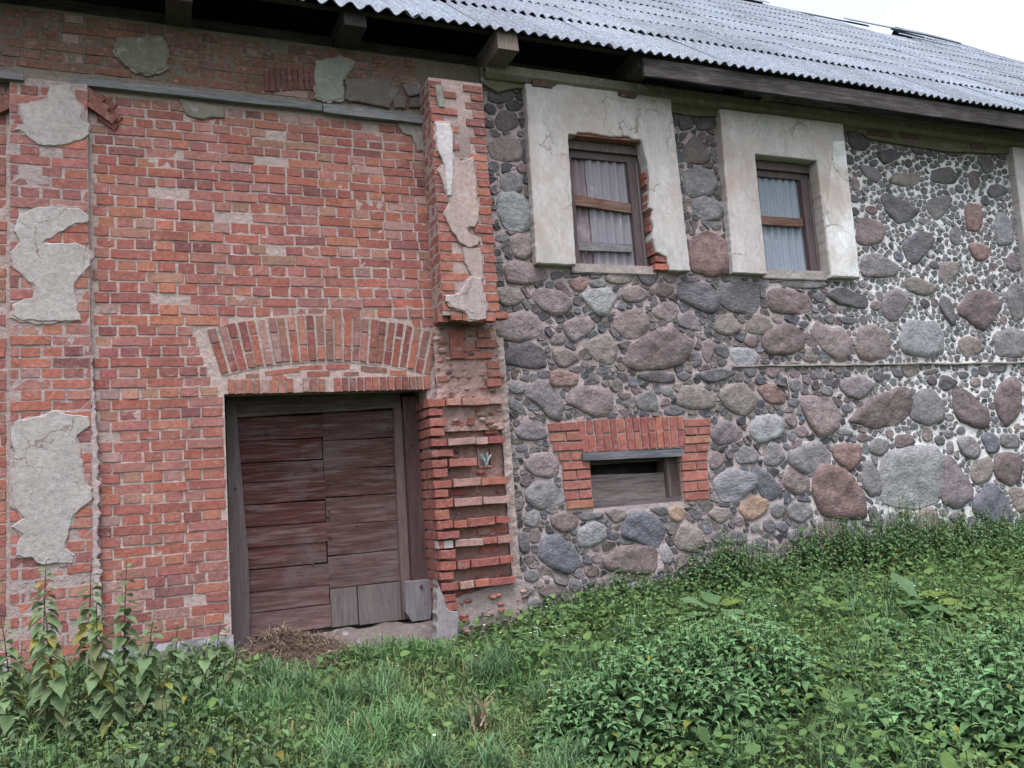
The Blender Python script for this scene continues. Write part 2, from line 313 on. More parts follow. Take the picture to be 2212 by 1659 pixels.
BIG_STONES = """L 3.12,3.82 3.17,3.90 3.29,3.92 3.40,3.87 3.46,3.77 3.47,3.58 3.36,3.54 3.24,3.55 3.15,3.60
P 3.22,3.46 3.33,3.51 3.44,3.45 3.46,3.33 3.38,3.26 3.26,3.27
P 3.16,3.18 3.26,3.23 3.42,3.21 3.54,3.18 3.59,3.06 3.36,3.00 3.17,3.02
T 3.04,2.95 3.21,2.97 3.30,2.92 3.33,2.87 3.25,2.80 3.13,2.78 3.04,2.85
D 3.64,3.13 3.76,3.14 3.77,3.09 3.65,3.05
R 3.82,3.06 4.00,3.09 4.04,3.02 3.96,2.94 3.86,2.97
B 3.69,3.04 3.77,3.02 3.86,2.91 3.82,2.89 3.67,2.98
D 4.08,3.15 4.21,3.16 4.19,3.09 4.07,3.08
T 4.24,3.08 4.31,3.14 4.52,3.16 4.60,3.14 4.55,3.07 4.42,3.03 4.30,3.04
G 4.05,3.05 4.19,3.07 4.25,3.04 4.22,2.99 4.09,2.99
D 4.63,3.14 4.87,3.17 4.86,3.09 4.77,3.02 4.66,3.06
P 3.43,2.91 3.53,2.96 3.71,2.94 3.83,2.85 3.82,2.79 3.73,2.71 3.62,2.70 3.49,2.78 3.44,2.86
L 3.96,2.91 4.07,2.96 4.26,2.99 4.34,2.91 4.28,2.79 4.22,2.69 4.10,2.73 4.01,2.83
P 4.41,2.94 4.50,3.00 4.61,3.02 4.73,2.96 4.71,2.89 4.57,2.85 4.47,2.85
B 4.84,3.01 4.92,3.05 5.05,3.01 5.03,2.96 4.94,2.90 4.84,2.93
S 5.14,3.05 5.30,3.09 5.51,3.05 5.60,2.94 5.59,2.86 5.53,2.76 5.40,2.76 5.16,2.87 5.11,2.95
S 5.64,2.99 5.66,3.05 5.89,3.10 6.15,3.08 6.13,2.87 6.05,2.77 5.86,2.76 5.69,2.81 5.62,2.89
P 3.19,2.70 3.27,2.73 3.39,2.72 3.48,2.63 3.49,2.55 3.41,2.49 3.21,2.44 3.00,2.49 2.98,2.60 3.10,2.70
P 3.72,2.61 3.89,2.68 4.05,2.63 4.09,2.59 3.95,2.49 3.83,2.42 3.77,2.47
P 4.34,2.69 4.48,2.76 4.62,2.77 4.69,2.70 4.69,2.58 4.56,2.49 4.42,2.47 4.34,2.55 4.29,2.62
P 4.79,2.76 4.90,2.85 5.03,2.85 5.09,2.77 4.98,2.65 4.81,2.69
V 5.09,2.70 5.22,2.76 5.31,2.67 5.36,2.57 5.24,2.56 5.07,2.61
T 5.51,2.58 5.59,2.72 5.74,2.74 5.85,2.62 5.85,2.57 5.68,2.50 5.53,2.55
T 5.94,2.61 6.06,2.74 6.21,2.72 6.28,2.59 6.14,2.51 5.96,2.55
P 3.58,2.46 3.63,2.51 3.71,2.51 3.75,2.46 3.70,2.40 3.57,2.41
K 3.17,2.40 3.38,2.42 3.48,2.35 3.51,2.19 3.39,2.18 3.23,2.20 3.08,2.23 3.12,2.34
P 3.58,2.33 3.71,2.38 3.82,2.33 3.88,2.26 3.74,2.19 3.64,2.19
T 3.94,2.40 4.10,2.49 4.23,2.52 4.29,2.40 4.30,2.29 4.20,2.21 4.06,2.27
B 4.40,2.26 4.51,2.41 4.64,2.49 4.90,2.59 5.09,2.51 5.23,2.43 5.09,2.24 4.87,2.16 4.52,2.16 4.40,2.22
P 5.34,2.43 5.45,2.46 5.50,2.38 5.40,2.21 5.33,2.29
D 5.21,2.31 5.29,2.33 5.32,2.20 5.20,2.16
D 5.52,2.41 5.66,2.38 5.68,2.31 5.63,2.25 5.50,2.31
L 5.73,2.37 5.96,2.36 6.06,2.27 6.00,2.18 5.80,2.17 5.69,2.26
R 3.56,2.14 3.64,2.16 3.84,2.11 3.81,2.00 3.55,2.00 3.54,2.07
D 3.40,2.15 3.55,2.15 3.53,2.09 3.43,2.08
K 3.74,2.16 3.87,2.20 3.92,2.16 3.82,2.12
D 4.05,2.17 4.19,2.19 4.20,2.13 4.08,2.10
K 4.53,2.10 4.75,2.12 4.95,2.09 4.93,2.00 4.61,2.03
D 4.97,2.09 5.07,2.12 5.18,2.08 5.06,2.02
D 5.26,2.11 5.54,2.15 5.73,2.11 5.64,2.05 5.45,2.00 5.32,2.02
R 5.33,3.53 5.41,3.58 5.58,3.64 5.75,3.55 5.82,3.47 5.80,3.20 5.52,3.16 5.32,3.21 5.29,3.36
G 5.41,3.98 5.54,4.04 5.71,4.00 5.80,3.88 5.72,3.79 5.50,3.78 5.40,3.88
D 5.15,3.13 5.31,3.15 5.42,3.10 5.21,3.07
G 5.46,3.12 5.61,3.15 5.66,3.11 5.51,3.09
T 4.93,3.12 5.08,3.15 5.11,3.09 5.00,3.06
D 4.74,2.81 4.81,2.92 4.85,2.85 4.77,2.80
D 5.33,4.96 5.50,5.01 5.51,4.82 5.34,4.77
D 5.58,4.92 5.74,4.97 5.81,4.90 5.77,4.83 5.56,4.79
D 5.32,4.73 5.44,4.76 5.40,4.69 5.32,4.64
B 5.34,4.53 5.50,4.72 5.55,4.70 5.69,4.54 5.68,4.45 5.52,4.41 5.39,4.42
G 5.33,4.29 5.51,4.37 5.69,4.34 5.75,4.20 5.63,4.05 5.35,4.03
P 3.16,4.65 3.24,4.76 3.38,4.75 3.41,4.64 3.30,4.56 3.19,4.56
P 3.07,4.39 3.17,4.46 3.33,4.51 3.42,4.38 3.40,4.27 3.25,4.24 3.12,4.26
G 3.18,4.08 3.29,4.13 3.40,4.08 3.40,3.94 3.25,3.91 3.16,3.99
K 3.12,4.95 3.25,5.01 3.36,4.99 3.38,4.90 3.25,4.84 3.11,4.84
D 8.14,4.19 8.22,4.25 8.47,4.19 8.72,4.06 8.53,3.94 8.35,3.90 8.22,4.02
G 8.92,4.22 9.22,4.30 9.33,4.26 9.20,4.09 9.02,3.97 8.90,4.10
R 9.57,4.21 9.84,4.22 9.81,3.94 9.69,3.87 9.54,3.88 9.54,4.05
D 10.00,4.40 10.11,4.52 10.37,4.50 10.37,4.41 10.07,4.33
L 10.12,4.13 10.35,4.08 10.37,3.75 10.07,3.69 10.05,3.91
P 7.71,3.82 7.78,3.93 8.05,3.90 8.12,3.79 8.04,3.64 7.76,3.60 7.68,3.65
S 8.39,3.61 8.65,3.79 8.85,3.80 8.93,3.70 8.72,3.50 8.56,3.39 8.44,3.47
G 9.23,3.85 9.39,3.92 9.41,3.81 9.34,3.66 9.21,3.71
R 9.51,3.68 9.76,3.71 9.93,3.61 9.76,3.48 9.61,3.49
G 7.74,3.46 7.96,3.50 8.27,3.37 8.24,3.25 7.97,3.21 7.68,3.22
T 8.97,3.42 9.22,3.44 9.29,3.39 9.23,3.28 9.03,3.17 8.94,3.24
T 8.36,3.20 8.57,3.23 8.82,3.12 8.79,3.04 8.61,3.00 8.39,3.06
B 9.43,3.27 9.55,3.29 9.55,3.19 9.41,3.17
D 9.76,3.27 9.95,3.32 9.87,3.23 9.71,3.13
V 7.93,2.88 8.05,3.03 8.24,3.07 8.37,2.93 8.23,2.77 8.07,2.68 7.95,2.77
D 8.86,2.88 8.94,3.00 9.07,2.97 9.12,2.71 9.04,2.64 8.93,2.75
B 9.21,2.86 9.42,3.05 9.72,3.09 9.95,2.90 9.75,2.72 9.56,2.58 9.37,2.68 9.21,2.78
G 10.10,3.08 10.28,3.22 10.40,3.09 10.33,2.75 10.15,2.72 10.08,2.91
B 6.29,2.99 6.45,3.04 6.80,2.98 6.87,2.87 6.83,2.79 6.61,2.75 6.29,2.78
D 7.11,2.98 7.36,3.07 7.51,3.02 7.70,2.98 7.69,2.83 7.50,2.84 7.26,2.88
G 6.43,3.10 6.70,3.14 7.09,3.12 7.10,3.07 6.95,3.05 6.67,3.05
L 8.18,2.52 8.35,2.70 8.55,2.67 8.76,2.69 8.85,2.52 8.81,2.31 8.53,2.26 8.18,2.31
T 9.11,2.45 9.28,2.51 9.47,2.45 9.46,2.29 9.17,2.25
G 9.73,2.54 10.11,2.61 10.33,2.55 10.26,2.24 9.78,2.26
P 6.82,2.53 6.92,2.66 7.08,2.59 7.28,2.57 7.37,2.43 7.30,2.25 7.14,2.22 6.99,2.34
P 7.53,2.58 7.75,2.63 7.97,2.53 7.94,2.27 7.66,2.22 7.46,2.26
T 6.65,2.22 6.75,2.39 6.89,2.21
B 6.23,2.56 6.48,2.64 6.71,2.54 6.69,2.39 6.48,2.29 6.19,2.31 6.12,2.43
D 7.27,2.73 7.48,2.72 7.47,2.64 7.30,2.65
T 8.10,2.14 8.38,2.15 8.40,2.07 8.19,2.00
B 8.44,2.07 8.67,2.11 8.70,2.06 8.49,2.03
D 9.57,2.13 9.90,2.15 9.84,2.05 9.59,2.05
V 9.84,1.96 10.04,1.99 10.14,1.85 9.84,1.85
K 7.75,5.00 8.09,5.07 8.08,4.86 7.97,4.78 7.76,4.80
D 8.18,4.79 8.45,4.85 8.57,4.76 8.28,4.63 8.20,4.69
B 8.70,4.96 8.95,5.00 8.97,4.81 8.81,4.81
B 9.05,4.94 9.67,4.98 9.70,4.89 9.48,4.84
G 9.90,4.86 10.07,4.94 10.21,4.81 10.15,4.69 10.01,4.66
D 10.29,4.99 10.45,5.00 10.45,4.87 10.30,4.89
G 7.85,4.59 8.14,4.57 8.20,4.47 8.09,4.38 7.92,4.47
T 8.31,4.44 8.44,4.54 8.67,4.54 8.85,4.60 8.79,4.43 8.56,4.38 8.36,4.40
G 9.06,4.62 9.37,4.69 9.46,4.60 9.44,4.49 9.21,4.46 9.03,4.49
P 9.71,4.64 9.85,4.68 9.90,4.53 9.79,4.41 9.70,4.48
P 7.72,4.44 7.82,4.40 7.82,4.30 7.71,4.26
V 3.27,1.99 3.44,2.06 3.55,2.00 3.65,1.87 3.62,1.68 3.52,1.68 3.39,1.83 3.27,1.91
P 3.72,1.91 3.82,1.97 4.00,1.99 4.19,1.92 4.19,1.79 4.11,1.70 3.98,1.70 3.81,1.78 3.71,1.83
G 4.49,1.85 4.61,1.93 4.70,1.90 4.72,1.81 4.72,1.73 4.60,1.72 4.48,1.77
T 4.98,1.87 5.06,1.97 5.23,1.97 5.42,1.86 5.41,1.75 5.17,1.72 4.98,1.78
T 5.48,1.87 5.59,1.96 5.82,1.98 5.97,1.83 5.93,1.72 5.73,1.65 5.58,1.73
G 3.13,1.89 3.22,1.85 3.27,1.73 3.19,1.75 3.09,1.81
V 3.14,1.59 3.27,1.69 3.43,1.60 3.46,1.50 3.24,1.49 3.16,1.53
P 3.20,1.26 3.31,1.36 3.47,1.36 3.55,1.27 3.54,1.17 3.44,1.13 3.30,1.16
G 3.19,1.00 3.30,1.09 3.45,1.08 3.56,0.99 3.58,0.90 3.43,0.86 3.33,0.83 3.22,0.91
D 4.79,1.70 4.82,1.76 4.95,1.77 5.06,1.71 4.91,1.66
V 5.34,1.47 5.48,1.60 5.58,1.58 5.74,1.45 5.67,1.39 5.44,1.34 5.36,1.40
L 5.84,1.52 5.94,1.62 6.10,1.64 6.28,1.59 6.24,1.42 5.97,1.34 5.86,1.42
P 5.28,1.18 5.35,1.28 5.47,1.23 5.46,1.15 5.34,1.09 5.29,1.11
G 5.62,1.23 5.74,1.33 5.89,1.25 5.88,1.13 5.65,1.14
C 5.31,0.99 5.53,1.09 5.83,1.01 5.83,0.90 5.61,0.77 5.40,0.77 5.33,0.88
N 5.79,1.07 5.90,1.09 6.01,1.00 6.12,0.90 6.10,0.77 5.96,0.73 5.87,0.84
O 5.58,0.68 5.79,0.79 5.98,0.72 5.93,0.61 5.71,0.53
O 4.75,0.72 4.85,0.77 4.94,0.69 4.86,0.59 4.74,0.65
D 4.97,0.69 5.08,0.70 5.13,0.62 5.04,0.60
T 5.19,0.65 5.29,0.71 5.46,0.68 5.44,0.58 5.33,0.54
D 5.40,0.39 5.51,0.46 5.65,0.40 5.61,0.31 5.43,0.32
P 4.01,0.76 4.09,0.79 4.22,0.77 4.25,0.69 4.12,0.64
D 3.72,0.76 3.99,0.76 4.00,0.72 3.77,0.69
B 3.42,0.76 3.54,0.79 3.71,0.75 3.69,0.64 3.56,0.60 3.45,0.67
L 3.72,0.62 3.88,0.68 3.99,0.63 3.99,0.50 3.78,0.44 3.70,0.49
N 4.19,0.59 4.28,0.72 4.45,0.74 4.64,0.60 4.66,0.51 4.55,0.38 4.36,0.44 4.20,0.52
N 3.30,0.47 3.34,0.57 3.48,0.59 3.64,0.46 3.70,0.33 3.59,0.22 3.41,0.29 3.30,0.38
B 3.98,0.31 4.11,0.41 4.31,0.41 4.54,0.36 4.52,0.21 4.46,0.13 4.18,0.16 3.99,0.22
T 4.76,0.45 4.91,0.58 5.06,0.51 5.10,0.36 4.98,0.29 4.80,0.34
L 4.60,0.34 4.67,0.40 4.74,0.28 4.70,0.19 4.61,0.23
G 3.16,0.80 3.28,0.84 3.32,0.76 3.27,0.67 3.16,0.71
D 3.03,0.64 3.18,0.63 3.20,0.46 3.12,0.45
D 4.51,0.76 4.71,0.76 4.73,0.68 4.63,0.67
B 4.27,1.91 4.43,1.91 4.40,1.86 4.32,1.85
B 4.26,1.76 4.41,1.75 4.42,1.71 4.31,1.69
B 3.13,0.42 3.21,0.43 3.23,0.36 3.15,0.35
P 4.74,0.27 4.89,0.29 4.96,0.20 4.77,0.14
T 3.87,0.11 3.95,0.15 4.11,0.15 4.15,0.02 4.13,-0.04 3.94,-0.01
L 4.19,0.00 4.28,0.07 4.38,0.01 4.30,-0.06
B 3.24,0.11 3.38,0.14 3.49,0.10 3.45,0.01 3.29,0.04
G 3.06,0.11 3.08,0.14 3.20,0.12 3.21,0.07 3.09,0.08
P 6.57,1.80 6.73,1.82 6.99,1.76 7.10,1.62 7.05,1.48 6.93,1.40 6.78,1.37 6.63,1.54 6.58,1.68
B 7.22,1.53 7.53,1.74 7.95,1.87 8.13,1.88 8.19,1.72 8.05,1.52 7.84,1.47 7.59,1.44 7.29,1.52
G 8.14,1.66 8.34,1.84 8.55,1.85 8.69,1.68 8.65,1.47 8.40,1.44 8.18,1.53
B 8.88,1.75 8.96,1.89 9.22,1.77 9.45,1.54 9.36,1.37 9.18,1.39 8.92,1.49
B 9.59,1.72 9.73,1.89 9.95,1.95 10.09,1.81 10.01,1.54 9.74,1.37 9.63,1.52
G 6.31,1.19 6.51,1.29 6.74,1.32 6.88,1.19 6.87,1.08 6.64,0.97 6.54,0.96 6.35,1.06
M 6.94,1.25 7.15,1.28 7.35,1.25 7.28,1.05 7.12,0.97 6.94,1.12
M 6.65,0.96 6.72,1.05 7.02,1.01 7.19,0.87 7.31,0.57 7.27,0.45 6.96,0.48 6.66,0.54 6.61,0.75
G 7.47,1.25 7.60,1.32 7.77,1.27 7.73,1.16 7.60,1.11 7.47,1.17
B 7.89,1.34 8.14,1.34 8.16,1.23 7.88,1.18
L 7.62,1.08 7.88,1.16 8.15,1.18 8.55,1.15 8.46,0.57 8.11,0.51 7.69,0.56 7.58,0.68
G 7.35,1.05 7.47,1.06 7.57,0.89 7.55,0.69 7.39,0.67 7.31,0.80
V 8.56,1.03 8.74,1.04 8.88,0.84 9.00,0.66 8.95,0.53 8.69,0.45 8.48,0.56
G 8.84,1.25 9.12,1.27 9.23,1.12 9.14,1.00 8.94,1.04
N 9.27,1.26 9.44,1.31 9.57,1.23 9.52,1.07 9.35,1.05
T 9.05,0.94 9.35,1.02 9.40,0.88 9.29,0.73 9.08,0.69 9.01,0.80
B 9.47,1.03 9.80,1.04 9.90,0.92 9.85,0.71 9.63,0.65 9.42,0.78
N 8.99,0.51 9.34,0.71 9.53,0.52 9.61,0.24 9.37,0.17 8.98,0.36
T 9.60,0.60 9.89,0.60 9.94,0.35 9.73,0.31
G 6.20,0.63 6.31,0.69 6.50,0.66 6.56,0.54 6.37,0.46 6.23,0.53
P 6.23,0.97 6.32,1.07 6.54,0.96 6.54,0.81 6.37,0.76 6.21,0.87
T 8.04,0.42 8.27,0.49 8.38,0.40 8.42,0.21 8.02,0.22
D 8.54,0.36 8.70,0.40 8.83,0.27 8.70,0.21
B 6.61,0.44 6.82,0.44 7.00,0.33 6.91,0.17 6.63,0.22
D 7.86,0.33 8.00,0.35 7.99,0.17 7.90,0.16
D 7.34,0.54 7.44,0.56 7.54,0.40 7.48,0.27 7.37,0.35
L 7.58,0.47 7.76,0.47 7.73,0.29 7.55,0.27
G 9.60,1.28 9.93,1.26 9.91,1.09 9.61,1.12
G 8.68,1.22 8.78,1.23 8.77,1.09 8.66,1.08
G 7.00,1.39 7.13,1.46 7.27,1.39 7.18,1.37
P 9.32,0.10 9.53,0.14 9.79,0.12 9.76,-0.06 9.33,-0.02
K 8.67,1.89 8.76,2.04 9.01,1.94 8.80,1.83
G 8.41,0.45 8.56,0.46 8.56,0.40 8.45,0.36
V 7.15,1.92 7.19,2.00 7.48,2.03 7.64,1.95 7.61,1.87 7.41,1.77 7.23,1.82
M 5.99,1.94 6.23,1.97 6.35,1.86 6.34,1.76 6.12,1.76
G 6.06,1.35 6.18,1.32 6.27,1.17 6.12,1.08 5.97,1.13"""
# ------------------------------------------------------------------ ground height
def gz(x, y):
    x = np.asarray(x, float); y = np.asarray(y, float)
    base = -0.11 - 0.15 * sm(.3, 1.0, x) + 0.11 * sm(2.6, 3.5, x)
    d = np.clip(-y, 0, 6)
    z = base - 0.085 * np.clip(d, 0, 4.2)
    z = z + 0.025 * np.sin(x * 2.1 + 1) * np.sin(y * 2.7) + 0.015 * np.sin(x * 5.3 + y * 4.1)
    far = sm(8, 30, np.hypot(x - 3, y + 3))
    return z * (1 - far) + far * (-.5)

gx = np.unique(np.concatenate([np.linspace(-6, 16, 111), np.array([-400, -150, -60, -30, -15, -9, 20, 26, 40, 80, 200, 400.])]))
gy = np.unique(np.concatenate([np.linspace(-9, 1.2, 69), np.array([-400, -150, -60, -30, -15, 4, 10, 18, 40, 120, 400.])]))
GX, GY = np.meshgrid(gx, gy)
gv = np.stack([GX, GY, gz(GX, GY)], -1).reshape(-1, 3)
nx, ny = len(gx), len(gy)
ii = (np.arange(ny - 1)[:, None] * nx + np.arange(nx - 1)[None, :]).ravel()
gf = np.stack([ii, ii + 1, ii + nx + 1, ii + nx], 1)
ground = np_mesh('ground', gv, [gf], [np.ones((len(gf), 3))], M_soil, None, True)
tag(ground, 'dark weedy soil of the yard in front of the barn', kind='structure')

# ------------------------------------------------------------------ the barn
barn = empty('barn')
tag(barn, 'old barn of red brick and fieldstone under a grey corrugated roof', 'barn')

# mortar backing of the brick part (thick wall with the door opening)
def relief(mb, x0, x1, z0, z1, y, step, amp, col, hole=None, seed=0):
    """sheet of mortar with real unevenness"""
    xs = np.linspace(x0, x1, max(2, int(round((x1 - x0) / step)) + 1)); zs = np.linspace(z0, z1, max(2, int(round((z1 - z0) / step)) + 1))
    n = len(mb.v)
    for z in zs:
        for x in xs:
            d = mnoise.noise((x * 9, z * 9, seed)) + .6 * mnoise.noise((x * 25, z * 25, seed + 5))
            mb.v.append((x, y + amp * d, z))
    w = len(xs)
    for j in range(len(zs) - 1):
        for i in range(w - 1):
            if hole and hole((xs[i] + xs[i + 1]) / 2, (zs[j] + zs[j + 1]) / 2): continue
            a = n + j * w + i
            mb.f.append([a, a + 1, a + w + 1, a + w]); mb.c.append(col(xs[i], zs[j]) if callable(col) else col)

DX0, DX1, DZ1 = 0.55, 2.30, 1.985
mb = MB()
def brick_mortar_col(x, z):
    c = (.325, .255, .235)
    t = float(sm(4.3, 4.75, z)); return lerp(c, (.11, .10, .075), t)  # mortar darkens upward too: painted eave shade and green stain
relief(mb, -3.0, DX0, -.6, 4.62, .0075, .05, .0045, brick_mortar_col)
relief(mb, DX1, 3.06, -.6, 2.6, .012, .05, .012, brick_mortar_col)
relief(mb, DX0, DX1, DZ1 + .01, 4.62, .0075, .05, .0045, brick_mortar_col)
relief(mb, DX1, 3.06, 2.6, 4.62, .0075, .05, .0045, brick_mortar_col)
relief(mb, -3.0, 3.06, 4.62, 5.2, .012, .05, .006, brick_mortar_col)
mb.box(-3.0, DX0, .03, .55, -.6, 5.19, MORT)
mb.box(DX1, 3.06, .04, .55, -.6, 5.19, MORT)
mb.box(DX0, DX1, .03, .55, DZ1 + .03, 5.19, MORT)
# pilaster cores
mb.box(-.985, -.437, -.060, .03, -.6, 4.55, (.27, .22, .21))
mb.box(2.40, 2.93, -.294, .03, 2.62, 4.86, (.28, .215, .20))
# cement run beside the left pilaster
brick_wall = mb.build('brick_wall', M_mortar, barn)

# ------------------------------------------------------------------ bricks
def brick_mesh(name, L, H, D, seed, n=4):
    """unit brick, front at y=0 looking to -y, ragged chamfered arrises"""
    rr = random.Random(seed)
    v = []; f = []
    ch = .0032
    us = [-L / 2 + ch] + [-L / 2 + ch + (L - 2 * ch) * k / (n - 1) for k in range(1, n - 1)] + [L / 2 - ch]
    fr = []
    for r_, z in enumerate((-H / 2 + ch, H / 2 - ch)):
        row = []
        for u in us:
            row.append(len(v)); v.append((u + rr.uniform(-.002, .002), rr.uniform(-.0015, .0025), z + rr.uniform(-.003, .003)))
        fr.append(row)
    for i in range(n - 1): f.append((fr[0][i], fr[0][i + 1], fr[1][i + 1], fr[1][i]))
    ring = fr[0] + fr[1][::-1]
    mid = []
    for k in ring:
        x, y, z = v[k]
        sx = -1 if x < -L / 2 + ch * 2 else (1 if x > L / 2 - ch * 2 else 0)
        sz = -1 if z < 0 else 1
        chip = .010 if rr.random() < .16 else 0
        mid.append(len(v)); v.append((x + sx * ch * .95, .006 + chip + rr.uniform(0, .003), z + sz * ch * rr.uniform(.5, 1.2)))
    back = []
    for k in mid:
        x, y, z = v[k]; back.append(len(v)); v.append((x, D, z))
    m = len(ring)
    for i in range(m):
        j = (i + 1) % m
        f.append((ring[j], ring[i], mid[i], mid[j])); f.append((mid[j], mid[i], back[i], back[j]))
    f.append(tuple(back[::-1]))
    return v, f

VAR_S = [brick_mesh('brick', .27, .068, .1, i, 5) for i in range(16)]
VAR_H = [brick_mesh('brick', .125, .068, .1, 100 + i, 4) for i in range(16)]
def as_mesh(vf, name):
    b = MB(); b.add(vf[0], vf[1]); return b.mesh(name, M_brick)
ME_S = [as_mesh(v, 'brick') for v in VAR_S]
ME_H = [as_mesh(v, 'brick') for v in VAR_H]

BR = [(.225, .080, .058), (.205, .074, .058), (.195, .072, .062), (.165, .066, .062), (.25, .10, .066), (.215, .095, .078), (.13, .052, .047), (.23, .098, .084), (.215, .118, .084)]
BW = [6, 6, 5, 2, 4, 4, 1, 4, 2]
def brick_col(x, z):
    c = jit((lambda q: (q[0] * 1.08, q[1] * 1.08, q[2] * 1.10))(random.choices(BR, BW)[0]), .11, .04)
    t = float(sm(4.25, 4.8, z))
    c = lerp(c, (.062, .046, .034), t * .7)          # eave shade painted into the top courses, with soot and algae
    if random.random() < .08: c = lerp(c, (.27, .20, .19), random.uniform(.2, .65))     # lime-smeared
    p = mnoise.noise((x * 1.1, z * 1.1, 3.3))
    if p > .15: c = lerp(c, (.135, .072, .078), min(.4, (p - .15) * 1.3))       # purplish, over-burnt patches
    return c

small_bricks = MB()
N_BRICK = [0]
def put(L, x, z, y, col, H=.068, single=False, name='brick', parent=None, rot=0.0, tilt=True):
    """one brick, centre of its front face at (x, y, z)"""
    k = random.randrange(16)
    long_ = L > .19
    base = .27 if long_ else .125
    sx = L / base; sz = H / .068
    a = rot + (random.uniform(-.012, .012) if tilt else 0)
    if single:
        o = bpy.data.objects.new(name, (ME_S if long_ else ME_H)[k])
        o.location = (x, y, z); o.scale = (sx, 1, sz); o.rotation_euler = (random.uniform(-.02, .02), -a, random.uniform(-.012, .012))
        o.color = (*col, 1)
        link(o, parent or brick_wall); N_BRICK[0] += 1
    else:
        v, f = (VAR_S if long_ else VAR_H)[k]
        ca, sa = math.cos(a), math.sin(a); ty = random.uniform(-.02, .02)
        small_bricks.add([(x + px * sx * ca - pz * sz * sa, y + py + pz * ty, z + px * sx * sa + pz * sz * ca) for px, py, pz in v], f, col)

# course heights as measured on the wall
ZC = [1.975]
while ZC[-1] < 5.25: ZC.append(ZC[-1] + (.0838 if ZC[-1] < 2.55 else .0912 if ZC[-1] < 3.7 else .0836))
down = [1.975]
while down[-1] > -.05: down.append(down[-1] - .0832)
ZC = sorted(set(down[1:] + ZC))
k0 = min(range(len(ZC)), key=lambda i: abs(ZC[i] - 1.975))   # course k0-1 (just below) is a stretcher course

ARC_C, ARC_RI, ARC_RO = (1.42, 0.0), 0.0, 0.0
# arch circle through the measured intrados / extrados
def circ(a, b, c):
    ax, ay = a; bx, by = b; cx_, cy_ = c
    d = 2 * (ax * (by - cy_) + bx * (cy_ - ay) + cx_ * (ay - by))
    ux = ((ax**2 + ay**2) * (by - cy_) + (bx**2 + by**2) * (cy_ - ay) + (cx_**2 + cy_**2) * (ay - by)) / d
    uz = ((ax**2 + ay**2) * (cx_ - bx) + (bx**2 + by**2) * (ax - cx_) + (cx_**2 + cy_**2) * (bx - ax)) / d
    return ux, uz, math.hypot(ax - ux, ay - uz)
acx, acz, ari = circ((.504, 2.145), (1.42, 2.268), (2.36, 2.121))
aro = ari + .405

def in_arch(x, z):
    r = math.hypot(x - acx, z - acz)
    if z < 2.1: return False
    ang = math.atan2(x - acx, z - acz)
    a0 = math.atan2(.504 - acx, 2.145 - acz) - .02; a1 = math.atan2(2.36 - acx, 2.121 - acz) + .015
    return a0 <= ang <= a1 and r < aro + .02
def field_clip(x0, x1, zl, zh):
    """split a course segment by door, soldier course and arch; returns list of free intervals"""
    zm = (zl + zh) / 2
    segs = []; cur = None
    n = max(2, int((x1 - x0) / .01))
    for i in range(n + 1):
        x = x0 + (x1 - x0) * i / n
        blocked = (DX0 - .012 < x < DX1 + .02 and zm < 2.0) or (.50 < x < 2.36 and 1.98 < zm < 2.135) or in_arch(x, zm) or (x > 2.27 and zm < 2.50)
        if not blocked:
            if cur is None: cur = x
        elif cur is not None:
            segs.append((cur, x)); cur = None
    if cur is not None: segs.append((cur, x1))
    return segs

def course(x0, x1, zl, zh, stretch, y=0.0, single=True, off=0.0, clip=True):
    H = zh - zl - random.uniform(.006, .012)
    zc = (zl + zh) / 2
    for a, b in (field_clip(x0, x1, zl, zh) if clip else [(x0, x1)]):
        if b - a < .035: continue
        x = a
        # phase of the bond
        pitch = .287 if stretch else .149
        ph = ((a - (x0 + off)) % pitch)
        first = pitch - ph if ph > .02 else pitch
        w = first
        while x < b - .03:
            w = min(w, b - x)
            if b - (x + w) < .045: w = b - x
            j = random.uniform(.010, .019) if stretch else random.uniform(.011, .024)
            Lb = w - j
            if Lb > .03:
                xc = x + w / 2; zz = zc + .007 * math.sin(xc * 2.3 + zc * 3) + random.uniform(-.004, .004)
                yy = y + random.uniform(-.004, .005)
                if random.random() < .035: yy += random.uniform(.006, .018)
                big = single and Lb > .2 and N_BRICK[0] < 268
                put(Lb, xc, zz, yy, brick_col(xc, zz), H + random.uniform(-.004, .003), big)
            x += w
            w = pitch * random.uniform(.94, 1.06)

for k in range(len(ZC) - 1):
    zl, zh = ZC[k], ZC[k + 1]
    if zl < -.04: continue
    st = ((k0 - 1 - k) % 2 == 0)
    zc = (zl + zh) / 2
    if zc < 4.53:
        course(-.428 + random.uniform(0, .02), 2.43, zl, zh, st, off=.12 if st else .03)
        # field left of the pilaster, mostly outside the picture
        course(-2.99, -1.01, zl, zh, st, single=False, clip=False)
        # left pilaster: three headers and a half, or stretcher + header
        if zc < 4.5:
            course(-.99, -.432, zl, zh, st, y=-.064, single=False, off=.0 if st else .07, clip=False)
    elif zc > 4.63 and zc < 5.17:
        if not (zc < 4.95 and st is None):
            course(-2.99, 2.40, zl, zh, st, single=False, clip=False, y=.006)

# soldier bricks walled in above the timber strip (real upright bricks)
def upright(x, z, L, W, col, y, name, parent, ang=0.0):
    """brick set on end: L along its own long axis (which leans by ang from the vertical), W thickness"""
    k = random.randrange(16)
    o = bpy.data.objects.new(name, (ME_S if L > .19 else ME_H)[k])
    o.location = (x, y, z); o.color = (*col, 1)
    o.scale = (L / (.27 if L > .19 else .125), 1, W / .068)
    o.rotation_euler = (0, math.pi / 2 + ang, random.uniform(-.01, .01))
    return link(o, parent)

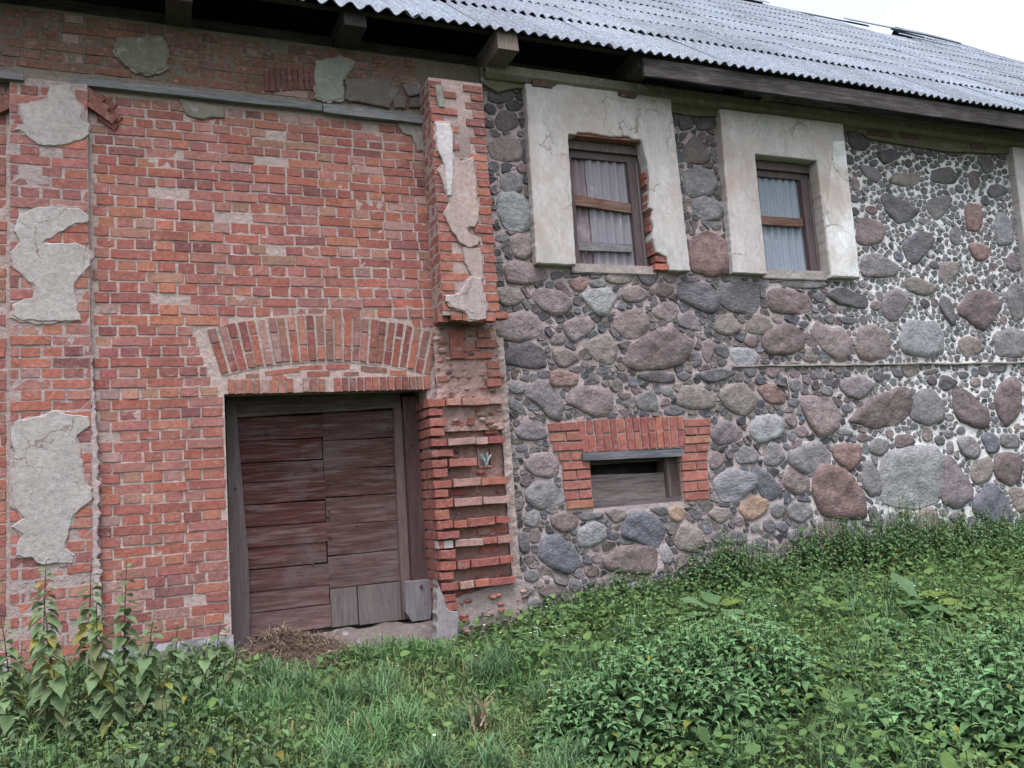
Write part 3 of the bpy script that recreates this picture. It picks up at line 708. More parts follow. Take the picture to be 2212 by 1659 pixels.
for dx_, dz_, L_ in ((0, 0, .24), (-.035, .075, .2), (-.08, .15, .22), (.05, -.07, .15), (.09, -.01, .12), (.04, .10, .14)):
    put(L_, -.335 + dx_, 4.335 + dz_, -.05 if dx_ < .04 else -.02, jit((.15, .062, .05), .12), .066, rot=-.62)
for dx_, dz_, L_ in ((0, 0, .2), (.02, .075, .22)):
    put(L_, -1.03 + dx_, 4.30 + dz_, -.05, jit((.15, .062, .05), .12), .066, rot=.6)

# segmental arch over the door
arch = MB()
a0 = math.atan2(.535 - acx, 2.15 - acz); a1 = math.atan2(2.335 - acx, 2.13 - acz)
av = []
NA = 40
for i in range(NA + 1):
    t = a0 + (a1 - a0) * i / NA
    for r_, y in ((ari - .01, .03), (aro + .01, .03), (ari - .01, .004), (aro + .01, .004)):
        av.append((acx + r_ * math.sin(t), y, acz + r_ * math.cos(t)))
af = []
for i in range(NA):
    b = i * 4; af += [(b + 2, b + 6, b + 7, b + 3), (b, b + 4, b + 6, b + 2), (b + 3, b + 7, b + 5, b + 1)]
arch.add(av, af, (.31, .245, .225))
door_arch = arch.build('door_arch', M_mortar, barn)
NV = 25
AB = [(.21, .074, .054), (.185, .065, .055), (.235, .09, .065), (.16, .056, .05), (.225, .105, .08), (.17, .085, .068)]
for i in range(NV):
    t = a0 + (a1 - a0) * (i + .5) / NV + random.uniform(-.002, .002)
    W = (a1 - a0) * (ari + .2) / NV - random.uniform(.014, .022)
    lower_long = i % 2 == 0
    parts = [(.006, .262), (.276, .398)] if lower_long else [(.006, .128), (.142, .398)]
    if i in (14, 15): parts = [(.006, .12), (.135, .398)]
    for q0, q1 in parts:
        r_ = ari + (q0 + q1) / 2 + random.uniform(-.006, .006)
        c = jit(random.choice(AB), .13, .05)
        if 17 <= i <= 21: c = lerp(c, (.13, .042, .032), .5)
        if i in (6, 15): c = lerp(c, (.16, .085, .09), .6)
        if random.random() < .1: c = lerp(c, (.27, .18, .16), .5)
        upright(acx + r_ * math.sin(t), acz + r_ * math.cos(t), q1 - q0, W, c, -.006 + random.uniform(-.006, .006), 'arch_brick', door_arch, t)
# flat course of bricks on end that closes the top of the doorway
ns = 26
for i in range(ns):
    x = .575 + (2.335 - .575) * (i + .5) / ns
    if i in (8, 12): continue
    c = jit(random.choice(AB), .12, .05)
    if i in (4, 9): c = lerp(c, (.28, .22, .21), .6)
    upright(x, 2.055 + random.uniform(-.004, .004) + .003 * (x - 1.4), .122, (2.335 - .575) / ns - random.uniform(.010, .02), c, -.014 + random.uniform(-.006, .006), 'soldier_brick', door_arch, random.uniform(-.02, .02))
# filling between the arch and the flat course
for x, z, L, rot in ((1.03, 2.178, .30, .10), (1.27, 2.21, .2, .03), (1.5, 2.215, .21, -.02), (1.82, 2.185, .24, -.07), (.78, 2.145, .11, .06), (1.33, 2.152, .2, .02), (1.62, 2.15, .14, 0), (2.04, 2.15, .16, -.06), (1.0, 2.132, .12, .03)):
    put(L, x, z, .004, jit(random.choice(AB)), random.uniform(.036, .056), rot=rot)
for i in range(9):
    upright(.99 + i * .05, 4.80 + i * .008, .22, .038, jit((.10, .045, .038), .15), -.004, 'soldier_brick', brick_wall)

# corner pilaster (upper, standing well proud) and its side
quoin = MB()
for k in range(len(ZC) - 1):
    zl, zh = ZC[k], ZC[k + 1]
    zc = (zl + zh) / 2
    if zc < 2.63 or zc > 4.86: continue
    st = k % 2 == 0
    H = zh - zl - .016
    xl = 2.395 - .018 * (zc - 3.7) * -1 * 0
    xr = 2.935 + .02 * (3.7 - zc) * .5
    w1 = .27 if st else .13
    w3 = .13 if st else .2
    cl = [jit(random.choice(BR[:6]), .12) for _ in range(5)]
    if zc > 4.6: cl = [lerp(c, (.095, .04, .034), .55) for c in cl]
    if zc < 3.3: cl = [lerp(c, (.25, .092, .065), .5) for c in cl]
    put(w1 - .012, xl + w1 / 2, zc, -.302 + random.uniform(-.008, .006), cl[0], H, False, rot=0)
    put(w3 - .012, xr - w3 / 2 + random.uniform(-.006, .012), zc, -.304 + random.uniform(-.008, .006), cl[1], H, False)
    m0 = xl + w1; m1 = xr - w3
    put(m1 - m0 - .016, (m0 + m1) / 2, zc, -.288 + random.uniform(-.004, .01), cl[2], H, False)
    # left side face of the pilaster
    sv, sf = (VAR_S if st else VAR_H)[k % 16]
    for (d0, d1, cc) in (((-.296, -.165, cl[0]), (-.15, -.012, cl[3])) if not st else ((-.296, -.02, cl[0]),)):
        Lb = d1 - d0; vv, ff = (VAR_S if Lb > .19 else VAR_H)[(k + 3) % 16]
        s_ = Lb / (.27 if Lb > .19 else .125)
        small_bricks.add([(xl + .004 + py, (d0 + d1) / 2 - px * s_, zc + pz * H / .068) for px, py, pz in vv], ff, lerp(cc, (.15, .065, .06), .35))
# underside ledge: a broken, corbelled bottom
for x, w, z, y in ((2.41, .10, 2.60, -.25), (2.52, .10, 2.605, -.31), (2.625, .1, 2.60, -.31), (2.73, .10, 2.59, -.30), (2.84, .11, 2.60, -.31), (2.955, .13, 2.625, -.31)):
    put(w, x, z, y, jit((.23, .09, .066)), .066, rot=random.uniform(-.05, .05))

# lower, weathered half of the corner: courses standing out by turns
ROWS = [(1.898, 1.823), (1.807, 1.738), (1.719, 1.643), (1.634, 1.559), (1.54, 1.466), (1.438, 1.372), (1.354, 1.28), (1.27, 1.187), (1.169, 1.095), (1.086, 1.013), (1.003, .921), (.912, .821), (.812, .739), (.721, .649), (.64, .568), (.559, .478), (.46, .379), (.37, .299), (.281, .201), (.183, .113), (.104, .033)]
OUT = [1, 0, 0, 0, 1, 0, 1, 0, 1, 0, 1, 0, 1, 0, 1, 0, 1, 0, 1, 0, 0]
core = MB()
relief(core, 2.37, 2.985, 1.60, 2.56, -.065, .03, .018, (.28, .185, .168), seed=4)
relief(core, 2.30, 2.985, -.4, 1.62, -.008, .03, .014, (.22, .135, .12), hole=lambda x, z: 2.735 < x < 2.87 and 1.27 < z < 1.45, seed=6)
relief(core, 2.985, 3.07, -.4, 2.5, -.035, .03, .018, (.28, .225, .21), seed=8)
core.box(2.735, 2.75, -.03, .12, 1.27, 1.45, (.3, .2, .18)); core.box(2.857, 2.87, -.03, .12, 1.27, 1.45, (.25, .12, .1))
core.box(2.735, 2.87, .10, .12, 1.27, 1.45, (.2, .12, .1)); core.box(2.735, 2.87, -.03, .12, 1.445, 1.46, (.22, .1, .09)); core.box(2.735, 2.87, -.03, .12, 1.26, 1.275, (.35, .2, .17))
core.build('eroded_corner', M_mortar, barn)
for i, (zh, zl) in enumerate(ROWS):
    H = zh - zl - .004; zc = (zl + zh) / 2
    lx = 2.262 + .02 * i / 20
    colr = lambda: lerp(jit(random.choice(BR[:6]), .14), (.215, .066, .054), .5)
    # jamb brick, every course; its side runs back along the reveal
    Lj = (.135 if i % 2 else .16) * random.uniform(.88, 1.1)
    if i in (5, 13): Lj = .2
    c = colr() if i != 14 else (.34, .30, .30)
    put(Lj, lx + Lj / 2 + random.uniform(-.008, .008), zc + random.uniform(-.003, .003), -.132 + random.uniform(-.016, .014), c, H * random.uniform(.88, 1.0), rot=random.gauss(0, .025))
    for d in (-.128, .01, .15, .29):
        vv, ff = VAR_H[(i * 3 + int(d * 100)) % 16]
        small_bricks.add([(lx + .004 + py * .5, d + .068 - px * 1.02, zc + pz * H / .068) for px, py, pz in vv], ff, lerp(colr(), (.12, .052, .045), .35))
    x = lx + Lj + .012
    if i in (1, 2, 3):
        if i == 2: put(.19, 2.62, zc, -.07, colr(), H)
        if i == 3: put(.12, 2.88, zc, -.055, colr(), H)
        continue
    proud = -.13 if OUT[i] else (-.012 if i < 18 else -.04)
    while x < 2.94:
        w = random.choice((.13, .14, .27, .27)) if OUT[i] else random.choice((.13, .26, .2))
        w = min(w, 2.99 - x)
        if w < .05: break
        hole_here = 1.27 < zc < 1.46 and x < 2.87 and x + w > 2.73
        if not hole_here and not (not OUT[i] and random.random() < .4):
            put(w - random.uniform(.006, .012), x + w / 2, zc + random.uniform(-.005, .003), proud + random.uniform(-.018, .014), colr() if random.random() < .62 else lerp(colr(), (.30, .23, .21), random.uniform(.3, .8)), H * random.uniform(.8, 1.04), rot=random.gauss(0, .014))
        x += w
# odd bricks higher up in the eroded zone
for x, z, L, H, y in ((2.86, 2.49, .13, .07, -.09), (2.87, 2.40, .20, .075, -.1), (2.72, 2.36, .2, .05, -.08), (2.78, 2.29, .28, .062, -.09), (2.93, 2.2, .13, .07, -.09), (2.55, 2.28, .14, .05, -.08), (2.92, 2.03, .15, .07, -.1), (2.93, 2.12, .12, .06, -.09), (2.43, 2.08, .1, .05, -.08), (2.48, 1.86, .1, .07, -.12)):
    put(L, x, z, y, jit((.22, .09, .07)), H, rot=random.uniform(-.06, .06))
# crumbled lumps of brick and mortar
def lump(x, y, z, r_, col, mb_):
    v = []; f = []
    for j in range(4):
        for i in range(7):
            t = math.pi * (j + .5) / 4; a = 6.283 * i / 7
            k_ = r_ * (1 + .35 * mnoise.noise((x * 31 + math.cos(a) * 1.3, z * 31 + math.sin(a) * 1.3, t)))
            v.append((x + k_ * 1.35 * math.sin(t) * math.cos(a), y - k_ * .7 * math.cos(t) * -1, z + k_ * .75 * math.sin(t) * math.sin(a)))
    for j in range(3):
        for i in range(7): f.append((j * 7 + i, j * 7 + (i + 1) % 7, j * 7 + 7 + (i + 1) % 7, j * 7 + 7 + i))
    f.append(tuple(range(7))[::-1]); f.append(tuple(range(21, 28)))
    mb_.add(v, f, col)
for _ in range(150):
    if random.random() < .15: x, z, y = random.uniform(2.42, 3.08), random.uniform(-.25, .12), -.07
    elif random.random() < .62: x, z, y = random.uniform(2.39, 3.0), random.uniform(1.6, 2.56), -.07
    else: x, z, y = random.uniform(2.42, 3.0), random.uniform(.0, 1.6), -.015
    if 2.72 < x < 2.88 and 1.25 < z < 1.47: continue
    lump(x, y + random.uniform(-.02, .02), z, random.choice((.012, .018, .026, .036)), jit(random.choice([(.30, .22, .20), (.21, .085, .07), (.23, .105, .085), (.26, .16, .14), (.19, .07, .056), (.12, .07, .065)]), .15), small_bricks)
upright(2.585, 2.395, .27, .14, (.20, .074, .056), -.10, 'soldier_brick', brick_wall)

sb = small_bricks.build('small_bricks', M_brick, brick_wall); tag(sb, kind='stuff')

# ------------------------------------------------------------------ rendering (plaster) patches: slabs with a broken edge
def patch(name, poly, y, th, mat, parent, col, seed=0, under=True):
    if under:
        cx_ = sum(a for a, b in poly) / len(poly); cz_ = sum(b for a, b in poly) / len(poly)
        q = []
        for a, b in poly:
            d = math.hypot(a - cx_, b - cz_) or 1; k_ = (d + random.uniform(-.012, .028)) / d
            q.append((cx_ + (a - cx_) * k_, cz_ + (b - cz_) * k_))
        slab(name, q, y + .007, .02, mat, parent, lerp(col, (.25, .19, .175), .65), step=.016, amp=.022, bev=.006, seed=seed + 40)
    return slab(name, poly, y, th, mat, parent, col, step=.016, amp=.014, bev=.007, seed=seed)
def slab(name, poly, y, th, mat, parent, col=(1, 1, 1), step=.03, amp=.012, bev=.008, seed=0, bulge=.006):
    p = ccw(rough(poly, step, amp, seed))
    cx_ = sum(a for a, b in p) / len(p); cz_ = sum(b for a, b in p) / len(p)
    n = len(p); v = []; f = []
    def inset(d):
        q = []
        for i in range(n):
            a = p[i - 1]; b = p[i]; c = p[(i + 1) % n]
            tx, tz = c[0] - a[0], c[1] - a[1]; l = math.hypot(tx, tz) or 1
            q.append((b[0] - tz / l * d, b[1] + tx / l * d))
        return q
    i1 = inset(bev)
    for x, z in p: v.append((x, y + th, z))
    for x, z in p: v.append((x, y + bev * .7 + random.uniform(0, .003), z))
    for x, z in i1: v.append((x, y, z))
    for i in range(n):
        j = (i + 1) % n
        f.append((i, j, n + j, n + i)); f.append((n + i, n + j, 2 * n + j, 2 * n + i))
    for t in tessellate_polygon([[Vector((x, z, 0)) for x, z in i1]]):
        a, b, c = t
        tri = [i1[a], i1[b], i1[c]]
        if area(tri) < 0: t = (a, c, b)
        f.append(tuple(2 * n + q for q in t))
    b_ = MB(); b_.add(v, f, col)
    return b_.build(name, mat, parent)

PATCH1 = [(-.81, 4.35), (-.723, 4.373), (-.711, 4.507), (-.554, 4.526), (-.539, 4.408), (-.472, 4.336), (-.482, 4.255), (-.422, 4.182), (-.429, 4.114), (-.513, 4.053), (-.581, 4.021), (-.691, 3.997), (-.79, 4.001), (-.844, 4.047), (-.919, 4.117), (-.951, 4.101), (-.887, 4.159), (-.908, 4.261), (-.923, 4.311)]
PATCH2 = [(-.92, 3.416), (-.792, 3.488), (-.618, 3.499), (-.507, 3.498), (-.44, 3.445), (-.441, 3.381), (-.541, 3.362), (-.619, 3.294), (-.728, 3.238), (-.75, 3.199), (-.532, 3.214), (-.465, 3.187), (-.426, 3.112), (-.433, 3.035), (-.512, 2.93), (-.545, 2.879), (-.546, 2.803), (-.518, 2.729), (-.525, 2.678), (-.497, 2.591), (-.624, 2.578), (-.71, 2.582), (-.9, 2.587), (-.962, 2.623), (-.967, 2.708), (-.9, 2.746), (-.826, 2.76), (-.815, 2.847), (-.826, 2.871), (-.91, 2.943), (-.962, 3.003), (-.973, 3.114), (-.92, 3.204), (-.952, 3.289)]
PATCH3 = [(-.953, 1.808), (-.86, 1.84), (-.756, 1.86), (-.682, 1.894), (-.597, 1.855), (-.457, 1.838), (-.436, 1.764), (-.534, 1.695), (-.545, 1.648), (-.524, 1.574), (-.503, 1.489), (-.483, 1.38), (-.473, 1.308), (-.437, 1.282), (-.442, 1.187), (-.528, 1.134), (-.571, 1.055), (-.604, .94), (-.625, .849), (-.552, .796), (-.574, .728), (-.699, .736), (-.771, .736), (-.842, .801), (-.943, .822), (-.923, .923), (-.903, .978), (-.973, 1.041), (-.892, 1.092), (-.963, 1.201), (-.973, 1.387), (-.953, 1.526), (-.973, 1.691)]
GREY = (.275, .25, .24)
for i, p in enumerate((PATCH1, PATCH2, PATCH3)):
    o = patch('render_patch', p, -.0745, .03, M_patch, barn, GREY, seed=i * 3.1)
    o['label'] = ('small pale render patch at the top of the left pilaster', 'waisted grey render patch halfway up the left pilaster', 'tall rough grey render patch on the foot of the left pilaster')[i]
PATCH4 = [(-.221, 5.007), (.138, 5.081), (.202, 4.964), (.151, 4.79), (.059, 4.716), (-.049, 4.723), (-.171, 4.788), (-.23, 4.883)]
PATCH5 = [(1.425, 5.026), (1.661, 5.103), (1.787, 5.052), (1.671, 4.879), (1.671, 4.699), (1.492, 4.647), (1.419, 4.692), (1.41, 4.868)]
patch('render_patch', PATCH4, -.018, .03, M_patch, barn, (.115, .115, .088), seed=11)
patch('render_patch', PATCH5, -.018, .03, M_patch, barn, (.165, .18, .15), seed=12)
slab('render_patch', [(1.693, 4.895), (2.022, 4.946), (2.204, 4.854), (2.095, 4.657), (1.683, 4.687)], -.018, .03, M_patch, barn, (.10, .085, .078), seed=13)
for p in ([(2.215, 4.90), (2.40, 4.96), (2.42, 4.84), (2.30, 4.79)], [(2.13, 4.74), (2.2, 4.83), (2.28, 4.78), (2.25, 4.67), (2.14, 4.66)], [(2.3, 4.77), (2.42, 4.82), (2.43, 4.70), (2.29, 4.68)]):
    slab('render_patch', p, -.018, .03, M_patch, barn, jit((.11, .09, .088)), seed=random.random())
slab('render_patch', [(.255, 4.533), (.609, 4.503), (.625, 4.408), (.511, 4.395), (.454, 4.36), (.307, 4.394)], -.014, .03, M_patch, barn, (.15, .135, .115), seed=15)
slab('render_patch', [(2.155, 4.541), (2.429, 4.55), (2.431, 4.257), (2.35, 4.27), (2.30, 4.40), (2.215, 4.419)], -.014, .03, M_patch, barn, (.2, .18, .17), seed=16)
PIL1 = [(2.419, 4.408), (2.502, 4.431), (2.584, 4.433), (2.6, 4.337), (2.585, 4.216), (2.593, 4.113), (2.657, 4.059), (2.75, 4.097), (2.782, 4.115), (2.792, 3.936), (2.787, 3.757), (2.799, 3.61), (2.797, 3.522), (2.749, 3.446), (2.673, 3.427), (2.685, 3.384), (2.787, 3.331), (2.767, 3.271), (2.66, 3.245), (2.589, 3.292), (2.563, 3.349), (2.522, 3.39), (2.483, 3.475), (2.468, 3.575), (2.518, 3.666), (2.489, 3.78), (2.464, 3.852), (2.441, 3.952), (2.49, 4.03), (2.481, 4.118), (2.431, 4.143), (2.423, 4.245)]
PIL2 = [(2.416, 2.793), (2.556, 2.818), (2.671, 2.978), (2.775, 2.967), (2.797, 2.852), (2.819, 2.737), (2.793, 2.594), (2.716, 2.564), (2.628, 2.578), (2.604, 2.648), (2.475, 2.689), (2.448, 2.73), (2.42, 2.744)]
patch('render_patch', PIL1, -.322, .03, M_patch, barn, (.29, .225, .205), seed=21)
patch('render_patch', PIL2, -.322, .03, M_patch, barn, (.30, .245, .235), seed=22)
slab('render_patch', [(2.425, 4.40), (2.58, 4.42), (2.585, 4.2), (2.575, 3.98), (2.54, 3.72), (2.50, 3.72), (2.49, 4.0), (2.44, 4.15)], -.333, .02, M_patch, barn, (.37, .35, .355), seed=23)
slab('render_patch', [(2.46, 4.78), (2.53, 4.79), (2.54, 4.57), (2.47, 4.57)], -.318, .03, M_patch, barn, (.17, .17, .15), seed=24)
slab('render_patch', [(2.62, 3.25), (2.80, 3.25), (2.80, 2.95), (2.70, 2.96), (2.63, 3.1)], -.312, .03, M_patch, barn, (.29, .225, .205), seed=25)
slab('render_patch', [(2.60, 4.08), (2.76, 4.10), (2.78, 4.4), (2.66, 4.44), (2.61, 4.36)], -.300, .03, M_patch, barn, (.2, .155, .145), seed=26)
slab('render_patch', [(2.40, .12), (2.58, .16), (2.98, .25), (3.1, .2), (3.12, -.3), (2.42, -.3)], -.065, .08, M_mortar, barn, (.25, .205, .20), seed=27, amp=.03)
slab('render_patch', [(2.245, .3), (2.33, .05), (2.42, .02), (2.42, -.3), (2.2, -.32)], -.13, .12, M_patch, barn, (.2, .185, .19), seed=28, amp=.02)
# narrow cement fillet where pilaster and field meet
slab('mortar_fillet', [(-.445, 2.45), (-.425, 2.3), (-.41, 1.95), (-.395, 1.6), (-.385, 1.2), (-.40, .9), (-.38, .5), (-.395, .05), (-.445, .05)], -.058, .07, M_mortar, barn, (.31, .25, .25), seed=29, amp=.026, step=.02)
# foundation strip
pl = MB()
relief(pl, -3.0, .56, -.5, .06, -.045, .05, .02, (.22, .215, .23), seed=31)
pl.box(-3.0, .56, -.03, .03, -.5, .045, (.22, .215, .23))
pl.build('plinth', M_patch, barn)

# weathered timber strip along the brick field
M_grey = M_woodh
def plank_box(mb, x0, x1, z0, z1, y0, y1, col, dz0=0, dz1=0, n=6, amp=.004, seed=0):
    """board along x with slightly waney edges; dz0/dz1 shift its ends"""
    v = []; f = []
    for i in range(n + 1):
        t = i / n; x = x0 + (x1 - x0) * t; dz = dz0 + (dz1 - dz0) * t
        w0 = amp * mnoise.noise((x * 3, seed, 1.7)); w1 = amp * mnoise.noise((x * 3, seed, 7.7))
        v += [(x, y0 + w0, z0 + dz + w0), (x, y0 + w1, z1 + dz + w1), (x, y1, z1 + dz + w1), (x, y1, z0 + dz + w0)]
    for i in range(n):
        a = i * 4
        for k in range(4):
            b = (k + 1) % 4
            f.append((a + k, a + 4 + k, a + 4 + b, a + b)[::-1])
    f.append((0, 1, 2, 3)[::-1]); f.append((n * 4, n * 4 + 1, n * 4 + 2, n * 4 + 3))
    mb.add(v, f, col)
def board(name, x0, x1, z0, z1, y0, y1, col, parent, mat=None, **k):
    b = MB(); plank_box(b, x0, x1, z0, z1, y0, y1, col, **k)
    return b.build(name, mat or M_woodh, parent)
board('timber_strip', -.535, 1.46, 4.545, 4.608, -.055, .01, (.145, .15, .155), barn, amp=.008, dz0=0, dz1=-.005, n=16)
board('timber_strip', 1.47, 2.40, 4.52, 4.60, -.06, .01, (.165, .17, .18), barn, amp=.005, dz0=.005, dz1=-.003, seed=4)
board('timber_strip', -1.9, -.885, 4.51, 4.57, -.10, -.0, (.14, .145, .15), barn, amp=.005, seed=5)
# ------------------------------------------------------------------ fieldstone wall
SX0, SX1, SZ0, SZ1 = 3.06, 13.5, -.4, 5.0
HOLES = [(3.50, 5.20, 3.16, 5.2), (5.80, 7.56, 3.15, 5.2), (10.46, 12.20, 3.15, 5.2), (3.86, 4.97, .74, 1.34), (3.60, 5.24, .79, 1.66)]
BW_L = [(3.477, 3.80, 1.56, 1.642), (3.485, 3.82, 1.465, 1.548), (3.51, 3.84, 1.37, 1.453), (3.565, 3.82, 1.275, 1.355), (3.595, 3.885, 1.185, 1.262), (3.592, 3.885, 1.09, 1.175), (3.59, 3.885, .995, 1.08), (3.595, 3.885, .905, .985), (3.605, 3.89, .815, .895)]
BW_R = [(5.02, 5.335, 1.548, 1.622), (5.01, 5.325, 1.46, 1.536), (5.0, 5.31, 1.372, 1.45), (4.985, 5.27, 1.285, 1.36), (4.93, 5.255, 1.195, 1.274), (4.93, 5.245, 1.105, 1.185), (4.93, 5.235, .995, 1.095), (4.93, 5.235, .89, .985), (4.93, 5.23, .80, .88)]
for a, b, c_, d in BW_L + BW_R: HOLES.append((a - .01, b + .01, c_ - .01, d + .01))
OPEN = [(3.90, 4.87, 3.2, 4.6), (6.22, 7.20, 3.2, 4.6), (10.88, 11.86, 3.2, 4.6), (3.885, 4.93, .80, 1.345)]
PALE = lambda x, z: float(sm(5.6, 8.6, x + .35 * math.sin(z * 2.2))) 

stm = MB()
def stone_mortar_col(x, z):
    c = lerp((.31, .255, .255), (.56, .56, .56), PALE(x, z))
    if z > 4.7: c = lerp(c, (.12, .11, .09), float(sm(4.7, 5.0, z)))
    return c
def in_open(x, z): return any(a < x < b and c_ < z < d for a, b, c_, d in OPEN)
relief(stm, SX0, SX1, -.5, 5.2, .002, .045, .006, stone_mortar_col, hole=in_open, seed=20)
# body of the wall around its openings
def body(x0, x1, z0, z1): stm.box(x0, x1, .045, .55, z0, z1, (.27, .23, .22))
body(3.06, 3.90, -.6, 5.19); body(4.93, 6.22, -.6, 5.19); body(7.20, 10.88, -.6, 5.19); body(11.86, 24, -.6, 5.19)
body(3.90, 4.93, -.6, .80); body(3.90, 4.93, 1.345, 3.2); body(3.90, 4.93, 4.6, 5.19)
body(6.22, 7.20, -.6, 3.2); body(6.22, 7.20, 4.6, 5.19); body(10.88, 11.86, -.6, 3.2); body(10.88, 11.86, 4.6, 5.19); body(4.87, 4.93, 3.2, 4.6)
stm.box(13.5, 24, -.0, .045, -.6, 5.19, (.2, .18, .175))
stone_wall = stm.build('stone_wall', M_mortar, barn)

STC = dict(P=(.245, .19, .185), T=(.255, .22, .19), G=(.20, .20, .205), D=(.105, .108, .12), K=(.06, .056, .064), B=(.155, .11, .105), R=(.245, .14, .125), L=(.31, .325, .34), V=(.195, .165, .18), S=(.115, .12, .135), N=(.10, .115, .145), C=(.27, .28, .30), O=(.35, .235, .155), M=(.20, .115, .10))
big = []
for ln in BIG_STONES.strip().split('\n'):
    t = ln.split()
    p = [tuple(float(q) for q in s.split(',')) for s in t[1:]]
    cx_ = sum(a for a, b in p) / len(p); cz_ = sum(b for a, b in p) / len(p)
    big.append((t[0], ccw([(cx_ + (a - cx_) * 1.09, cz_ + (b - cz_) * 1.09) for a, b in p])))

MASK_S = .01
mw, mh = int((SX1 - SX0) / MASK_S) + 1, int((SZ1 - SZ0) / MASK_S) + 1
mask = np.zeros((mh, mw), bool)
def raster(p, grow=0.0):
    cx_ = sum(a for a, b in p) / len(p); cz_ = sum(b for a, b in p) / len(p)
    q = []
    for a, b in p:
        d = math.hypot(a - cx_, b - cz_) or 1; k = (d + grow) / d
        q.append((cx_ + (a - cx_) * k, cz_ + (b - cz_) * k))
    i0 = max(0, int((min(a for a, b in q) - SX0) / MASK_S)); i1 = min(mw - 1, int((max(a for a, b in q) - SX0) / MASK_S) + 1)
    j0 = max(0, int((min(b for a, b in q) - SZ0) / MASK_S)); j1 = min(mh - 1, int((max(b for a, b in q) - SZ0) / MASK_S) + 1)
    if i1 <= i0 or j1 <= j0: return
    X, Z = np.meshgrid(SX0 + np.arange(i0, i1 + 1) * MASK_S, SZ0 + np.arange(j0, j1 + 1) * MASK_S)
    ins = np.zeros(X.shape, bool)
    n = len(q); j = n - 1
    for i in range(n):
        xi, zi = q[i]; xj, zj = q[j]
        c = ((zi > Z) != (zj > Z)) & (X < (xj - xi) * (Z - zi) / ((zj - zi) or 1e-9) + xi)
        ins ^= c; j = i
    mask[j0:j1 + 1, i0:i1 + 1] |= ins
for a, b, c_, d in HOLES: raster([(a, c_), (b, c_), (b, d), (a, d)])
raster([(5.4, 2.165), (SX1, 2.15), (SX1, 2.185), (5.4, 2.195)])
for _, p in big: raster(p, .008)

def free(x, z, r):
    if not (SX0 + r * .6 < x < SX1 and SZ0 + r * .5 < z < SZ1 - r * .5): return False
    i = int((x - SX0) / MASK_S); j = int((z - SZ0) / MASK_S); k = max(1, int(r * .82 / MASK_S))
    return not mask[max(0, j - k):j + k + 1, max(0, i - k):i + k + 1].any()

# further large and middling stones where the traced ones leave room
extra = 0
for r_, tries in ((.19, 600), (.15, 1200), (.11, 2600), (.085, 5000), (.066, 7000)):
    for _ in range(tries):
        x = random.uniform(SX0, SX1); z = random.uniform(SZ0, SZ1)
        if r_ > .09 and x < 10.3 and z > -.05 and not (z < .35): continue
        if r_ < .1 and 7.75 < x < 10.4 and z > 2.25 and random.random() < .9: continue
        if not free(x, z, r_): continue
        n = random.randint(5, 7); a = random.uniform(0, 6.28); fl = random.uniform(.55, 1.0)
        p = []
        for k in range(n):
            t = a + 6.283 * k / n + random.uniform(-.2, .2); q = r_ * random.uniform(.85, 1.2)
            p.append((x + q * math.cos(t) * 1.08, z + q * math.sin(t) * fl))
        big.append((random.choice('PPTGGDBVDDSKNB'), ccw(p))); raster(p, .008); extra += 1

